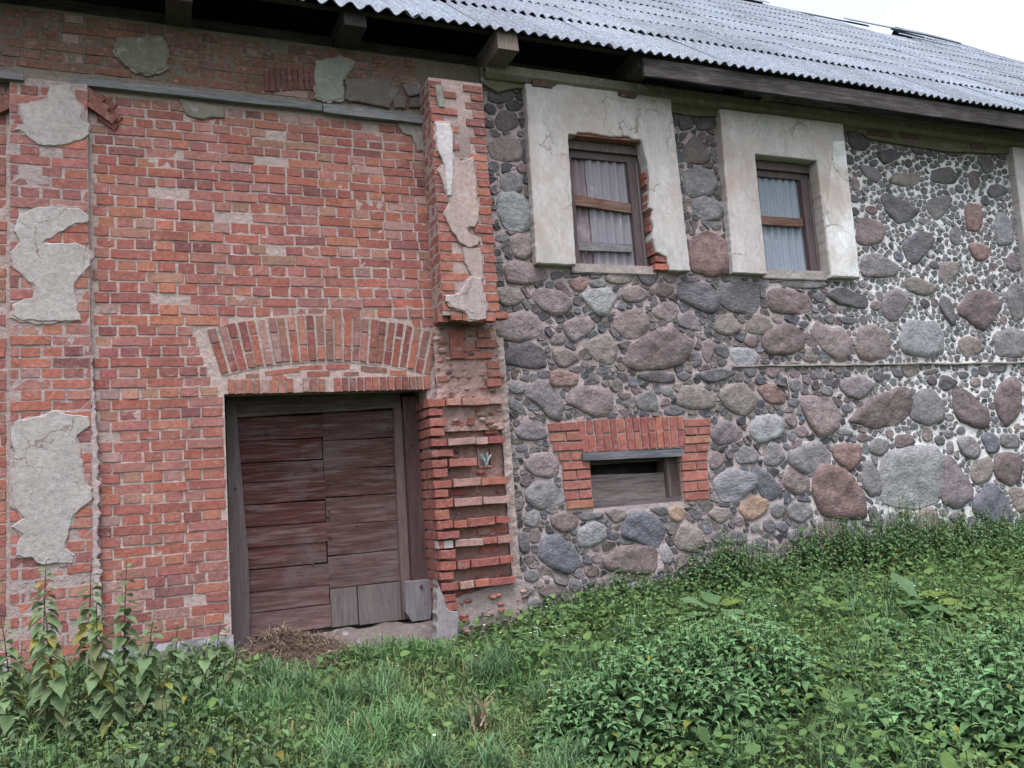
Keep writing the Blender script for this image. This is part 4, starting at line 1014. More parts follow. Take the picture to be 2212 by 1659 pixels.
def stone_mesh(p, k, seed):
    """one boulder face: outline in the joint, rounded shoulder, broken or water-worn face"""
    cx_ = sum(a for a, b in p) / len(p); cz_ = sum(b for a, b in p) / len(p)
    p = [r_ for i_ in range(len(p)) for r_ in ((p[i_][0] * .84 + p[(i_ + 1) % len(p)][0] * .16, p[i_][1] * .84 + p[(i_ + 1) % len(p)][1] * .16), (p[i_][0] * .16 + p[(i_ + 1) % len(p)][0] * .84, p[i_][1] * .16 + p[(i_ + 1) % len(p)][1] * .84))]
    p = [(cx_ + (a - cx_) * 1.02, cz_ + (b - cz_) * 1.02) for a, b in p]
    # resample evenly
    per = [0]
    for i in range(len(p)):
        a = p[i]; b = p[(i + 1) % len(p)]; per.append(per[-1] + math.hypot(b[0] - a[0], b[1] - a[1]))
    n = int(min(34, max(13, per[-1] / .038)))
    q = []; j = 0
    for i in range(n):
        d = per[-1] * i / n
        while per[j + 1] < d: j += 1
        t = (d - per[j]) / ((per[j + 1] - per[j]) or 1); a = p[j % len(p)]; b = p[(j + 1) % len(p)]
        q.append((a[0] + (b[0] - a[0]) * t, a[1] + (b[1] - a[1]) * t))
    cx_ = sum(a for a, b in q) / n; cz_ = sum(b for a, b in q) / n
    rm = math.sqrt(abs(area(q)) / math.pi)
    v = []; f = []
    h = min(.03, .008 + rm * .075) * random.uniform(.75, 1.25)
    tx, tz = random.uniform(-.09, .09), random.uniform(-.08, .08)
    amp = (.10 if k in 'SCNBM' else .07) * rm
    rings = ((1.01, .03), (.995, -.25 * h), (.955, -.8 * h), (.66, -.97 * h), (.32, -h))
    for ri, (s, y) in enumerate(rings):
        for i, (a, b) in enumerate(q):
            k1 = 1 + (.07 * mnoise.noise((a * 11, b * 11, seed)) + .04 * mnoise.noise((a * 32, b * 32, seed)))
            x = cx_ + (a - cx_) * s * k1; z = cz_ + (b - cz_) * s * k1
            yy = y + (tx * (x - cx_) + tz * (z - cz_)) * (0 if ri < 2 else 1) * min(1, .5 + rm)
            if ri >= 2: yy += amp * mnoise.noise((x * 7, z * 7, seed + 3)) + .35 * amp * mnoise.noise((x * 22, z * 22, seed))
            v.append((x - cx_, min(yy, -.001 if ri >= 2 else .05), z - cz_))
    for r_ in range(len(rings) - 1):
        for i in range(n):
            j2 = (i + 1) % n; a = r_ * n
            f.append((a + i, a + j2, a + n + j2, a + n + i))
    c = len(v); v.append((0, -h * 1.02 + amp * .3 * mnoise.noise((cx_ * 7, cz_ * 7, seed)), 0)); a = (len(rings) - 1) * n
    for i in range(n): f.append((a + i, a + (i + 1) % n, c))
    return v, f, (cx_, cz_), rm

order = sorted(range(len(big)), key=lambda i: -abs(area(big[i][1])) * (1 if big[i][1][0][0] < 10.8 else .01))
rest = MB()
single_n = 0
outl = []
for rank, i in enumerate(order):
    k, p = big[i]
    v, f, (cx_, cz_), rm = stone_mesh(p, k, i * 1.37)
    outl.append(p)
    col = jit(tuple(q * ALB * 1.06 for q in STC[k]), .14, .022)
    col = tuple(q * .93 for q in lerp(col, (.17, .15, .158), .34))
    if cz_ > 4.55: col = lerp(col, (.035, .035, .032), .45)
    if rank < 296:
        b = MB(); b.add(v, f, (1, 1, 1))
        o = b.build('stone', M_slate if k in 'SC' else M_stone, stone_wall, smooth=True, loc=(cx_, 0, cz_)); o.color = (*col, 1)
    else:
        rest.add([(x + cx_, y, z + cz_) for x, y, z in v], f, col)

# pinning chips packed into the joints: power cells clipped by the big stones
cand = []
def chip_r(x, z):
    if x > 7.6 and z > 2.22: return random.uniform(.026, .042)
    if x > 7.6: return random.uniform(.018, .036)
    return random.choice((.07, .06, .05, .04, .032, .024)) * random.uniform(.9, 1.1)
cell = .06; grid = {}
seeds = []
AX = .78
def try_chip(x, z, r_):
    if not free(x, z, r_ * .45): return
    gi, gj = int(x * AX / cell), int(z / cell)
    gap = -.004 if x < 7.4 else .002
    for a in (-2, -1, 0, 1, 2):
        for b in (-2, -1, 0, 1, 2):
            for s in grid.get((gi + a, gj + b), ()):
                dx = (x - s[0]) * AX; dz = z - s[1]; rr_ = (r_ + s[2]) * .95 + gap
                if dx * dx + dz * dz < rr_ * rr_: return
    s = (x, z, r_); seeds.append(s); grid.setdefault((gi, gj), []).append(s)
for fac, tries in ((1.0, 16000), (.8, 16000), (.62, 16000)):
    xs = rng.uniform(SX0, SX1, tries); zs = rng.uniform(SZ0, SZ1, tries)
    for x, z in zip(xs, zs):
        x = float(x); z = float(z)
        if x > 7.0 and z < 2.1 and random.random() < .45: continue     # lower right: mostly bare white mortar
        try_chip(x, z, max(.014, chip_r(x, z) * fac))

def clip_half(poly, nx_, nz_, d):
    """keep points with n.p <= d"""
    out = []
    m = len(poly)
    for i in range(m):
        a = poly[i]; b = poly[(i + 1) % m]
        da = a[0] * nx_ + a[1] * nz_ - d; db = b[0] * nx_ + b[1] * nz_ - d
        if da <= 0: out.append(a)
        if (da < 0) != (db < 0) and da != db:
            t = da / (da - db); out.append((a[0] + (b[0] - a[0]) * t, a[1] + (b[1] - a[1]) * t))
    return out

# outlines hashed for the clip
ogrid = {}
OC = .2
for oi_, p in enumerate(outl):
    xs = [a for a, b in p]; zs = [b for a, b in p]
    for gi in range(int((min(xs) - .08) / OC), int((max(xs) + .08) / OC) + 1):
        for gj in range(int((min(zs) - .08 + 2) / OC), int((max(zs) + .08 + 2) / OC) + 1):
            ogrid.setdefault((gi, gj), []).append(oi_)
def nearest(p, x, z):
    best = 9; bp = None
    n = len(p)
    for i in range(n):
        ax, az = p[i]; bx, bz = p[(i + 1) % n]
        dx, dz = bx - ax, bz - az; l = dx * dx + dz * dz
        t = max(0, min(1, ((x - ax) * dx + (z - az) * dz) / l)) if l else 0
        qx, qz = ax + dx * t, az + dz * t; d = math.hypot(x - qx, z - qz)
        if d < best: best = d; bp = (qx, qz)
    return best, bp
chips = MB()
CH = [(.12, .12, .135), (.15, .142, .15), (.19, .175, .178), (.09, .088, .098), (.17, .14, .14), (.21, .185, .18), (.14, .148, .165), (.20, .165, .165)]
for x, z, r_ in seeds:
    pale = PALE(x, z)
    n = 8; a0_ = random.uniform(0, 6.28); ext = random.uniform(1.6, 2.3) if x < 7.4 else random.uniform(1.7, 2.1)
    poly = [(x + r_ * ext * math.cos(a0_ + 6.283 * k / n) / AX * random.uniform(.85, 1.1), z + r_ * ext * math.sin(a0_ + 6.283 * k / n) * random.uniform(.85, 1.1)) for k in range(n)]
    gi, gj = int(x * AX / cell), int(z / cell)
    for a in (-2, -1, 0, 1, 2):
        for b in (-2, -1, 0, 1, 2):
            for s in grid.get((gi + a, gj + b), ()):
                if s[0] == x and s[1] == z: continue
                dx, dz = (s[0] - x) * AX, s[1] - z
                D2 = dx * dx + dz * dz
                if D2 > .022: continue
                t = .5 + (r_ * r_ - s[2] * s[2]) / (2 * D2)
                mx, mz = x + (s[0] - x) * t, z + dz * t
                # normal in the stretched metric
                nx_, nz_ = dx * AX, dz
                poly = clip_half(poly, nx_, nz_, nx_ * mx + nz_ * mz)
                if len(poly) < 3: break
    for oi_ in ogrid.get((int(x / OC), int((z + 2) / OC)), ()):
        if len(poly) < 3: break
        d, bp = nearest(outl[oi_], x, z)
        if d > .12 or d < 1e-4: continue
        nx_, nz_ = (bp[0] - x) / d, (bp[1] - z) / d
        poly = clip_half(poly, nx_, nz_, nx_ * bp[0] + nz_ * bp[1] - .004)
    for a, b, c_, d_ in HOLES:
        if len(poly) < 3: break
        qx, qz = min(max(x, a), b), min(max(z, c_), d_); d = math.hypot(x - qx, z - qz)
        if d > .1 or d < 1e-4: continue
        nx_, nz_ = (qx - x) / d, (qz - z) / d
        poly = clip_half(poly, nx_, nz_, nx_ * qx + nz_ * qz - .004)
    if len(poly) < 3 or abs(area(poly)) < .00022: continue
    cx_ = sum(a for a, b in poly) / len(poly); cz_ = sum(b for a, b in poly) / len(poly)
    rm = math.sqrt(abs(area(poly)) / math.pi)
    jn = random.uniform(.0022, .0045) if x < 7.2 else random.uniform(.0045, .0075)
    k = max(.45, 1 - jn / rm)
    poly = ccw([(cx_ + (a - cx_) * k, cz_ + (b - cz_) * k) for a, b in poly])
    q_ = []
    for i_ in range(len(poly)):          # blunt the corners
        a_, b_ = poly[i_], poly[(i_ + 1) % len(poly)]
        if math.hypot(b_[0] - a_[0], b_[1] - a_[1]) < .008: q_.append(((a_[0] + b_[0]) / 2, (a_[1] + b_[1]) / 2)); continue
        q_ += [(a_[0] * .84 + b_[0] * .16, a_[1] * .84 + b_[1] * .16), (a_[0] * .16 + b_[0] * .84, a_[1] * .16 + b_[1] * .84)]
    poly = q_
    if len(poly) < 3: continue
    m = len(poly); h = random.uniform(.005, .013) * (1 if x < 7.4 else .6)
    tx, tz = random.uniform(-.25, .25), random.uniform(-.25, .25)
    v = [(a, .022, b) for a, b in poly] + [(cx_ + (a - cx_) * .97, -.3 * h, cz_ + (b - cz_) * .97) for a, b in poly] + \
        [(cx_ + (a - cx_) * .80, -h + tx * (a - cx_) + tz * (b - cz_), cz_ + (b - cz_) * .80) for a, b in poly]
    f = []
    for i in range(m):
        j = (i + 1) % m
        f.append((i, j, m + j, m + i)); f.append((m + i, m + j, 2 * m + j, 2 * m + i))
    f.append(tuple(range(2 * m, 3 * m)))
    c = jit(tuple(q * ALB for q in random.choice(CH)), .2, .05)
    if x > 7.4: c = lerp(c, (.15, .16, .162), .45)
    if x < 7.4: c = tuple(q * .84 for q in c)
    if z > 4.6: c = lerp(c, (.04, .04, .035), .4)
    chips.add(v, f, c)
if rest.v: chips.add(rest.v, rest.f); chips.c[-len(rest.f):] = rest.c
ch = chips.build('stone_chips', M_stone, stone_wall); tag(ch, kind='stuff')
# mortar ledge running across the wall
led = MB()
v = []; f = []
xs = np.arange(5.7, 13.5, .06)
for i, x in enumerate(xs):
    w = .012 + .010 * mnoise.noise((x * 3, 0, 0)); y = -.022 - .018 * float(sm(5.5, 7.5, x)) + .01 * mnoise.noise((x * 5, 1, 0)); zz = 2.178 + .012 * mnoise.noise((x * 1.5, 2, 0)) - .012 * (x - 3) / 7
    v += [(x, .02, zz - w), (x, y, zz - w * .8), (x, y - .003, zz + w * .5), (x, .02, zz + w)]
for i in range(len(xs) - 1):
    a = i * 4
    for k in range(3): f.append((a + k, a + 4 + k, a + 5 + k, a + k + 1))
led.add(v, f, (.36, .33, .31)); led.build('mortar_ledge', M_mortar, barn)

# ------------------------------------------------------------------ render band and cornice under the eaves
slab('render_band', [(3.03, 5.17), (3.03, 5.0), (3.2, 4.93), (3.4, 5.0), (3.52, 5.0), (5.2, 4.95), (5.55, 4.94), (5.8, 4.97), (7.56, 4.97), (7.9, 5.0), (8.05, 4.93), (8.6, 4.9), (9.3, 4.88), (10.0, 4.92), (10.5, 4.96), (12.2, 4.96), (13.4, 4.9), (13.5, 5.17)], -.045, .06, M_patch, barn, (.10, .092, .062), seed=41, step=.08)
cor = MB()
v = []; f = []
xs = np.arange(3.05, 24, .1)
for x in xs:
    w = .008 * mnoise.noise((x * 2, 3, 0)); y = -.13 + .012 * mnoise.noise((x * 3, 5, 0))
    v += [(x, .0, 5.035 + w), (x, y + .05, 5.05 + w), (x, y, 5.085 + w), (x, y, 5.175), (x, .03, 5.198)]
for i in range(len(xs) - 1):
    a = i * 5
    for k in range(4): f.append((a + k, a + 5 + k, a + 6 + k, a + k + 1))
cor.add(v, f, (.14, .128, .10)); cor.build('cornice', M_patch, barn)
for x, z, L in ((3.66, 5.045, .22), (4.64, 5.05, .17), (8.2, 5.0, .4), (8.7, 5.02, .3), (9.9, 4.99, .3)):
    put_col = jit((.08, .048, .04), .15)
    vv, ff = VAR_S[int(x * 7) % 16]
    b = MB(); b.add([(px * L / .27, py, pz * 1.1) for px, py, pz in vv], ff, (1, 1, 1))
    o = b.build('cornice_brick', M_brick, barn, loc=(x, -.118 if x < 5 else -.055, z)); o.color = (*put_col, 1)

# ------------------------------------------------------------------ corrugated sheet used in windows
def wavy(name, x0, x1, z0, z1, y, pitch, amp, col, parent, seg=6, skew=0.0):
    n = max(4, int((x1 - x0) / pitch * seg))
    b = MB(); v = []; f = []
    for i in range(n + 1):
        x = x0 + (x1 - x0) * i / n; yy = y + amp * math.cos(2 * math.pi * (x - x0) / pitch)
        v += [(x, yy, z0), (x + skew, yy, z1), (x, yy + .006, z0), (x + skew, yy + .006, z1)]
    for i in range(n):
        a = i * 4
        f += [(a, a + 4, a + 5, a + 1), (a + 2, a + 3, a + 7, a + 6), (a, a + 2, a + 6, a + 4), (a + 1, a + 5, a + 7, a + 3)]
    b.add(v, f, col)
    return b.build(name, M_pan, parent, smooth=False)
M_pan = surf('weathered_panel', mott=((3, .1), (30, .1)), stains=((4, .55, .75, (.5, .5, .52), .4), (-9, .6, .75, (.12, .10, .11), .45)), bump=((60, .3, .003),), stretch=(5, 5, .8), rough_=.8)

# ------------------------------------------------------------------ upper windows
def frame_part(x0, x1, z0, z1, y, wl, wr, wh, col, label):
    """wooden frame standing in the opening"""
    b = MB()
    plank_box(b, x0, x1, z1 - wh * .55, z1, y - .02, y + .12, lerp(col, (.16, .13, .12), .2), seed=1)
    plank_box(b, x0 + .01, x1 - .01, z1 - wh, z1 - wh * .55 - .002, y + .02, y + .12, col, seed=2)
    for a, c_ in ((x0, x0 + wl), (x1 - wr, x1)):
        b.add([(a, y, z0), (c_, y, z0), (c_, y + .12, z0), (a, y + .12, z0), (a, y, z1 - wh - .002), (c_, y, z1 - wh - .002), (c_, y + .12, z1 - wh - .002), (a, y + .12, z1 - wh - .002)],
              [(0, 1, 5, 4), (1, 2, 6, 5), (2, 3, 7, 6), (3, 0, 4, 7)], col)
    # moulding on the right post
    b.box(x1 - wr * .52, x1 - wr * .40, y - .022, y - .001, z0, z1 - wh - .004, lerp(col, (.17, .15, .15), .4))
    o = b.build('upper_window', M_woodv, barn); o['label'] = label
    return o
FC = (.085, .062, .065)
SUR1 = [(3.48, 5.035), (3.448, 3.19), (3.877, 3.187), (3.911, 4.548), (4.002, 4.544), (4.018, 4.572), (4.161, 4.579), (4.419, 4.565), (4.628, 4.592), (4.669, 4.563), (4.753, 4.571), (4.779, 4.533), (4.794, 4.399), (4.816, 4.319), (4.821, 4.158), (4.814, 4.023), (4.787, 3.834), (4.829, 3.81), (4.804, 3.716), (4.816, 3.624), (4.796, 3.503), (4.825, 3.36), (4.94, 3.312), (4.948, 3.246), (4.961, 3.168), (5.221, 3.17), (5.188, 5.09), (4.802, 5.09), (4.732, 5.019), (4.541, 5.03), (4.541, 5.09), (3.842, 5.085), (3.81, 5.04)]
w1 = frame_part(3.93, 4.835, 3.235, 4.545, .045, .07, .17, .17, FC, 'boarded upper window with a broken plaster surround beside the brick corner')
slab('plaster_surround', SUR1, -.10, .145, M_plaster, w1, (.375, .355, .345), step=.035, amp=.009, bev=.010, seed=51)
wavy('corrugated_panel', 3.96, 4.24, 3.22, 4.44, .118, .08, .012, (.19, .15, .165), w1)
wavy('corrugated_panel', 4.20, 4.72, 3.22, 4.44, .098, .10, .013, (.205, .195, .222), w1, skew=-.015)
board('crossbar', 3.965, 4.66, 3.862, 3.965, .05, .085, (.15, .08, .056), w1, dz0=.003, dz1=-.047, n=4)
board('crossbar', 3.965, 4.63, 3.388, 3.472, .05, .085, (.16, .155, .16), w1, dz0=0, dz1=.006, n=4)
sl = MB(); relief(sl, 3.86, 4.84, 3.14, 3.225, -.03, .04, .006, (.26, .22, .21)); sl.box(3.86, 4.84, -.022, .2, 3.13, 3.215, (.26, .22, .21)); sl.build('sill', M_patch, w1)
for i in range(13):   # broken jamb, bricks showing
    z = 3.21 + i * .083
    b = MB(); vv, ff = VAR_H[i % 16]; b.add(vv, ff)
    wdt = .125 if i not in (0, 1) else .155
    o = b.build('jamb_brick', M_brick, w1, loc=(4.80 + wdt / 2 + .012 * math.sin(i * 2.1), -.062 - (.024 if i < 2 else 0), z)); o.scale = (wdt / .125, 1, 1)
    o.color = (*jit((.20, .076, .06) if i != 0 else (.28, .10, .07), .15), 1)
for i in range(3):
    b = MB(); vv, ff = VAR_S[i + 3]; b.add(vv, ff)
    o = b.build('lintel_brick', M_brick, w1, loc=(4.10 + .27 * i, -.075, 4.585)); o.color = (*jit((.2, .085, .066), .12), 1)

SUR2 = [(5.82, 5.03), (5.766, 3.172), (6.217, 3.167), (6.234, 4.542), (6.7, 4.545), (7.116, 4.544), (7.113, 3.162), (7.548, 3.162), (7.586, 5.04), (6.666, 5.04)]
def second(dx, label, lite):
    w = frame_part(6.26 + dx, 7.175 + dx, 3.26, 4.535, .055, .07, .19, .17, FC, label)
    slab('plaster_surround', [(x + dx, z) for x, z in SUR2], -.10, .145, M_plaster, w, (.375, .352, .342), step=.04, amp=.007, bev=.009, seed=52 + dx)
    slab('plaster_skin', [(x + dx, z) for x, z in [(7.40, 4.80), (7.36, 4.62), (7.30, 4.42), (7.25, 4.27), (7.22, 4.1), (7.135, 3.9), (7.125, 3.18), (7.540, 3.178), (7.57, 4.82)]], -.106, .03, M_plaster, w, (.58, .60, .60), step=.05, amp=.008, bev=.003, seed=55 + dx)
    wavy('corrugated_panel', 6.28 + dx, 7.0 + dx, 3.26, 4.44, .115, .10, .013, (.21, .245, .29), w)
    board('crossbar', 6.30 + dx, 6.95 + dx, 3.795, 3.893, .06, .095, (.14, .072, .055), w, n=3)
    s = MB(); relief(s, 6.2 + dx, 7.16 + dx, 3.15, 3.25, -.03, .04, .006, (.25, .225, .215)); s.box(6.2 + dx, 7.16 + dx, -.022, .2, 3.14, 3.24, (.26, .22, .21)); s.build('sill', M_patch, w)
    return w
second(0, 'upper window with an intact plaster surround and blue grey corrugated panel', 1)
second(4.66, 'upper window at the frame edge, only its pale surround showing', 1)
for a, b_, y_, c_, d_ in ((3.90, 4.93, .30, 3.15, 4.65), (6.22, 7.2, .30, 3.15, 4.65), (10.88, 11.86, .30, 3.15, 4.65), (3.88, 4.95, .45, .78, 1.4), (.5, 2.4, .50, -.6, 2.05)):
    dk = MB(); dk.box(a, b_, y_, y_ + .02, c_, d_); dk.build('dark_backing', M_dark, barn)  # dark sheet behind each opening, stands in for the unlit interior

# ------------------------------------------------------------------ low window with its brick surround
bwp = MB()
plank_box(bwp, 3.80, 4.935, 1.262, 1.335, -.062, .06, (.10, .105, .12), dz0=.003, dz1=-.012, amp=.006)
low = bwp.build('low_window', M_woodh, barn); low['label'] = 'low hatch window in a brick surround'
def sb_brick(x0, x1, z0, z1, y=-.022, c=None):
    k = random.randrange(16); L = x1 - x0
    o = bpy.data.objects.new('surround_brick', (ME_S if L > .19 else ME_H)[k])
    o.location = ((x0 + x1) / 2, y + random.uniform(-.005, .005), (z0 + z1) / 2); o.scale = (L / (.27 if L > .19 else .125), 1, (z1 - z0 - .004) / .068)
    o.color = (*(c or jit(random.choice([(.255, .10, .076), (.235, .09, .072), (.265, .118, .084), (.21, .08, .068)]), .12)), 1)
    o.rotation_euler = (0, random.uniform(-.008, .008), 0)
    link(o, low)
for i, (a, b, c_, d) in enumerate(BW_L):
    if i in (1, 3, 5, 7):
        m = a + (b - a) * (.48 if i != 1 else .5); sb_brick(a, m - .008, c_, d); sb_brick(m + .008, b, c_, d)
    else: sb_brick(a, b, c_, d)
for i, (a, b, c_, d) in enumerate(BW_R):
    if i in (1, 3, 5, 7):
        m = a + (b - a) * (.55 if i > 4 else .5); sb_brick(a, m - .008, c_, d); sb_brick(m + .008, b, c_, d)
    else: sb_brick(a, b, c_, d)
for i, (a, b, c_, d) in enumerate(BW_R[4:]):      # reveal bricks on the right jamb
    b2 = MB(); vv, ff = VAR_H[i]; b2.add([(py * .6, .075 - px * 1.0, pz) for px, py, pz in vv], ff)
    o = b2.build('surround_brick', M_brick, low, loc=(a + .002, 0, (c_ + d) / 2)); o.scale = (1, 1, (d - c_ - .004) / .068); o.color = (*jit((.18, .064, .052)), 1)
NVB = 14
for i in range(NVB):
    t = (i + .5) / NVB
    xm = 3.80 + (5.005 - 3.80) * t; lean = -.085 + .115 * t
    W = (5.005 - 3.80) / NVB - .013; z0 = 1.345; z1 = 1.652 + .012 * math.sin(t * 3.1)
    cc = lambda: jit(random.choice([(.22, .078, .062), (.2, .068, .06), (.26, .092, .066)]), .12)
    if i % 2 == 0: upright(xm, (z0 + z1) / 2, z1 - z0, W, cc(), -.02 + random.uniform(-.006, .006), 'surround_brick', low, lean)
    else:
        zm = (z0 + z1) / 2 + .012
        for a, b in ((z0, zm - .008), (zm + .008, z1)):
            off = ((a + b) / 2 - (z0 + z1) / 2) * math.tan(lean)
            upright(xm + off, (a + b) / 2, b - a, W, cc(), -.02 + random.uniform(-.006, .006), 'surround_brick', low, lean)
mj = MB(); mj.box(3.80, 5.01, -.006, .03, 1.336, 1.665, (.29, .23, .215))
for a, b, c_, d in BW_L + BW_R: mj.box(a - .006, b + .006, -.004, .03, c_ - .008, d + .008, (.29, .23, .215))
mj.build('joint_mortar', M_mortar, low)
board('hatch_board', 3.90, 4.79, .862, 1.118, .095, .12, (.17, .135, .132), low, dz0=.006, dz1=-.018, n=6)
board('sill', 3.885, 4.93, .79, .862, .06, .2, (.11, .09, .095), low, dz0=.0, dz1=-.02)
pb = MB(); pb.box(3.885, 3.93, .12, .2, .84, 1.25, (.09, .065, .062)); pb.build('frame_post', M_woodv, low)
pb = MB(); pb.box(4.785, 4.93, .07, .16, .84, 1.25, (.09, .065, .062)); pb.box(4.80, 4.83, .055, .0702, .85, 1.25, (.12, .095, .09))
pb.build('frame_post', M_woodv, low)
board('frame_rail', 3.93, 4.79, 1.222, 1.262, .10, .16, (.085, .065, .065), low)

# ------------------------------------------------------------------ the door
dm = MB()
plank_box(dm, .60, 2.135, 1.83, 2.06, .32, .46, (.068, .052, .052), dz0=0, dz1=.045, n=8)
door = dm.build('door', M_woodh, barn); door['label'] = 'weathered boarded door in a heavy timber frame'
def post(name, pts, y0, y1, col, parent, mat=None):
    """post from a side-on outline [(xl, xr, z), ...]"""
    b = MB(); v = []; f = []
    for xl, xr, z in pts: v += [(xl, y0, z), (xr, y0, z), (xr, y1, z), (xl, y1, z)]
    for i in range(len(pts) - 1):
        a = i * 4
        for k in range(4):
            c_ = (k + 1) % 4; f.append((a + k, a + c_, a + 4 + c_, a + 4 + k))
    f.append((3, 2, 1, 0)); n = (len(pts) - 1) * 4; f.append((n, n + 1, n + 2, n + 3))
    b.add(v, f, col); return b.build(name, mat or M_woodv, parent)
post('frame_post', [(.565, .705, -.25), (.572, .725, .2), (.575, .728, .65), (.58, .70, 1.2), (.585, .672, 1.82), (.585, .668, 1.98)], .31, .44, (.085, .068, .07), door)
post('frame_post', [(2.13, 2.31, .0), (2.138, 2.30, .6), (2.142, 2.30, 1.3), (2.145, 2.305, 1.97)], .27, .45, (.062, .034, .033), door)
post('rebate_strip', [(2.045, 2.128, -.05), (2.05, 2.136, .6), (2.058, 2.14, 1.3), (2.065, 2.143, 1.87)], .335, .40, (.11, .075, .07), door)
post('post_foot', [(2.10, 2.27, -.06), (2.045, 2.285, .03), (2.05, 2.288, .2), (2.06, 2.29, .29)], .215, .30, (.15, .135, .145), door)
zl = [1.835, 1.625, 1.434, 1.264, 1.072, .881, .707, .518, .332, .157, -.04]
PLC = [(.115, .07, .063), (.105, .05, .046), (.10, .052, .048), (.115, .06, .056), (.12, .063, .057), (.15, .10, .092), (.13, .075, .068), (.155, .115, .11), (.165, .135, .13), (.21, .19, .19)]
for i in range(10):
    zt, zb = zl[i], zl[i + 1]
    board('plank', .655, 1.405 - .004 * i * 0 + random.uniform(-.008, .006), zb + .004, zt - .004, .372 + random.uniform(-.006, .006), .40, (PLC[i][0] * .55, PLC[i][1] * .36, PLC[i][2] * .35), door, dz0=.002, dz1=random.uniform(-.006, .006), n=8, amp=.003, seed=i)
zr = [1.86, 1.603, 1.338, 1.09, .84, .574, .29]
PRC = [(.125, .09, .085), (.14, .092, .085), (.125, .075, .067), (.15, .105, .098), (.145, .10, .095), (.16, .125, .122)]
for i in range(6):
    zt, zb = zr[i], zr[i + 1]
    board('plank', 1.412 + random.uniform(-.003, .004), 2.075, zb + .004, zt - .004, .385 + random.uniform(-.005, .005), .41, (PRC[i][0] * .56, PRC[i][1] * .42, PRC[i][2] * .41), door, dz0=random.uniform(-.004, .004), dz1=random.uniform(-.004, .004), n=8, amp=.003, seed=20 + i)
post('plank', [(1.415, 1.652, -.045), (1.415, 1.65, .285)], .385, .41, (.105, .088, .087), door)
post('plank', [(1.662, 2.07, -.055), (1.66, 2.07, .285)], .382, .41, (.11, .092, .09), door)
def bolt(x, y, z, r_, col=(.06, .05, .055)):
    b = MB(); v = [(x + r_ * math.cos(6.283 * k / 8), y, z + r_ * math.sin(6.283 * k / 8)) for k in range(8)] + [(x + .7 * r_ * math.cos(6.283 * k / 8), y - r_ * .7, z + .7 * r_ * math.sin(6.283 * k / 8)) for k in range(8)]
    b.add(v, [(k, (k + 1) % 8, 8 + (k + 1) % 8, 8 + k) for k in range(8)] + [tuple(range(8, 16))], col)
    return b
for x, y, z, r_ in ((.905, .365, 1.735, .014), (.93, .365, 1.69, .022), (1.04, .365, 1.755, .013), (2.02, .378, 1.70, .012), (2.02, .378, 1.55, .014), (1.45, .378, 1.21, .012), (1.68, .378, 1.19, .009), (1.43, .378, .92, .016), (1.44, .378, .97, .012), (1.44, .378, .74, .013), (1.68, .378, .82, .009), (2.20, .268, 1.52, .016), (2.20, .213, .235, .018), (1.27, .366, .52, .012), (.64, .307, 1.22, .013), (1.33, .366, .63, .008)):
    bolt(x, y, z, r_).build('bolt', M_dark, door)
th = MB()
nxs = np.linspace(.56, 2.3, 30); nys = np.linspace(.46, -.12, 12); v = []; f = []
for y in nys:
    for x in nxs:
        v.append((x, y, -.075 - .16 * float(sm(.2, -.1, y)) - .05 * float(sm(1.2, .6, x)) + .035 * mnoise.noise((x * 5, y * 7, 2)) + .02 * mnoise.noise((x * 16, y * 16, 4))))
for j in range(11):
    for i in range(29):
        a = j * 30 + i; f.append((a, a + 30, a + 31, a + 1))
th.add(v, f, (.095, .078, .072)); th.box(.56, 2.3, .0, .45, -.6, -.26, (.3, .25, .24)); th.build('threshold', M_patch, barn)
# ------------------------------------------------------------------ roof
PITCH = R(40); CP_, SP_ = math.cos(PITCH), math.sin(PITCH)
EY, EZ, RL = -.50, 5.305, 9.7
def on_roof(x, s, h=0.0):
    """point at slope distance s above the eave, h above the sheet plane"""
    z = EZ + s * SP_ + h * CP_
    z -= .018 * max(0, x - 17.0) ** 2 * s / RL
    return Vector((x, EY + s * CP_ - h * SP_, z))
rd = MB()
def dark_deck(x0, x1, s0, s1, h0=-.10, h1=-.06):  # dark boarding added below the sheets to keep their underside near-black
    P = [on_roof(x, s, h) for h in (h0, h1) for s in (s0, s1) for x in (x0, x1)]
    rd.add(P, [(0, 1, 3, 2), (4, 6, 7, 5), (0, 4, 5, 1), (2, 3, 7, 6), (0, 2, 6, 4), (1, 5, 7, 3)])
dark_deck(-3.5, 13.55, .30, 9.6); dark_deck(13.56, 17.3, .30, 7.8)
for x0 in np.arange(17.31, 26, 1.1): dark_deck(x0, x0 + 1.095, .30, 9.55)
roof = rd.build('roof', M_dark, barn)
roof['label'] = 'steep roof of mossy grey corrugated sheets with a hole near the ridge'

def sheet_mesh(name, waves, pitch, length, amp, th=.008, seg=8, ragged=0):
    rr = random.Random(ragged)
    n = waves * seg; w = waves * pitch
    v = []; f = []
    for i in range(n + 1):
        x = -w / 2 + w * i / n
        h = amp * math.cos(2 * math.pi * i / seg)
        e = rr.uniform(-.006, .006)
        for y, k in ((e, 0), (length, 1)):
            v += [(x, y, h), (x, y, h - th)]
    for i in range(n):
        a = i * 4
        f += [(a, a + 4, a + 6, a + 2), (a + 1, a + 3, a + 7, a + 5), (a, a + 1, a + 5, a + 4)]
    b = MB(); b.add(v, f, (1, 1, 1))
    return b.mesh(name, M_sheet)
SH = [sheet_mesh('roof_sheet', 7, .115, 1.18, .0175, ragged=i) for i in range(4)]
SH1 = [sheet_mesh('roof_sheet', 7, .115, 1.52, .0175, ragged=10 + i) for i in range(4)]
SHB = [sheet_mesh('roof_sheet', 7, .165, 1.52, .027, ragged=20 + i) for i in range(3)]
from bpy_extras.object_utils import world_to_camera_view
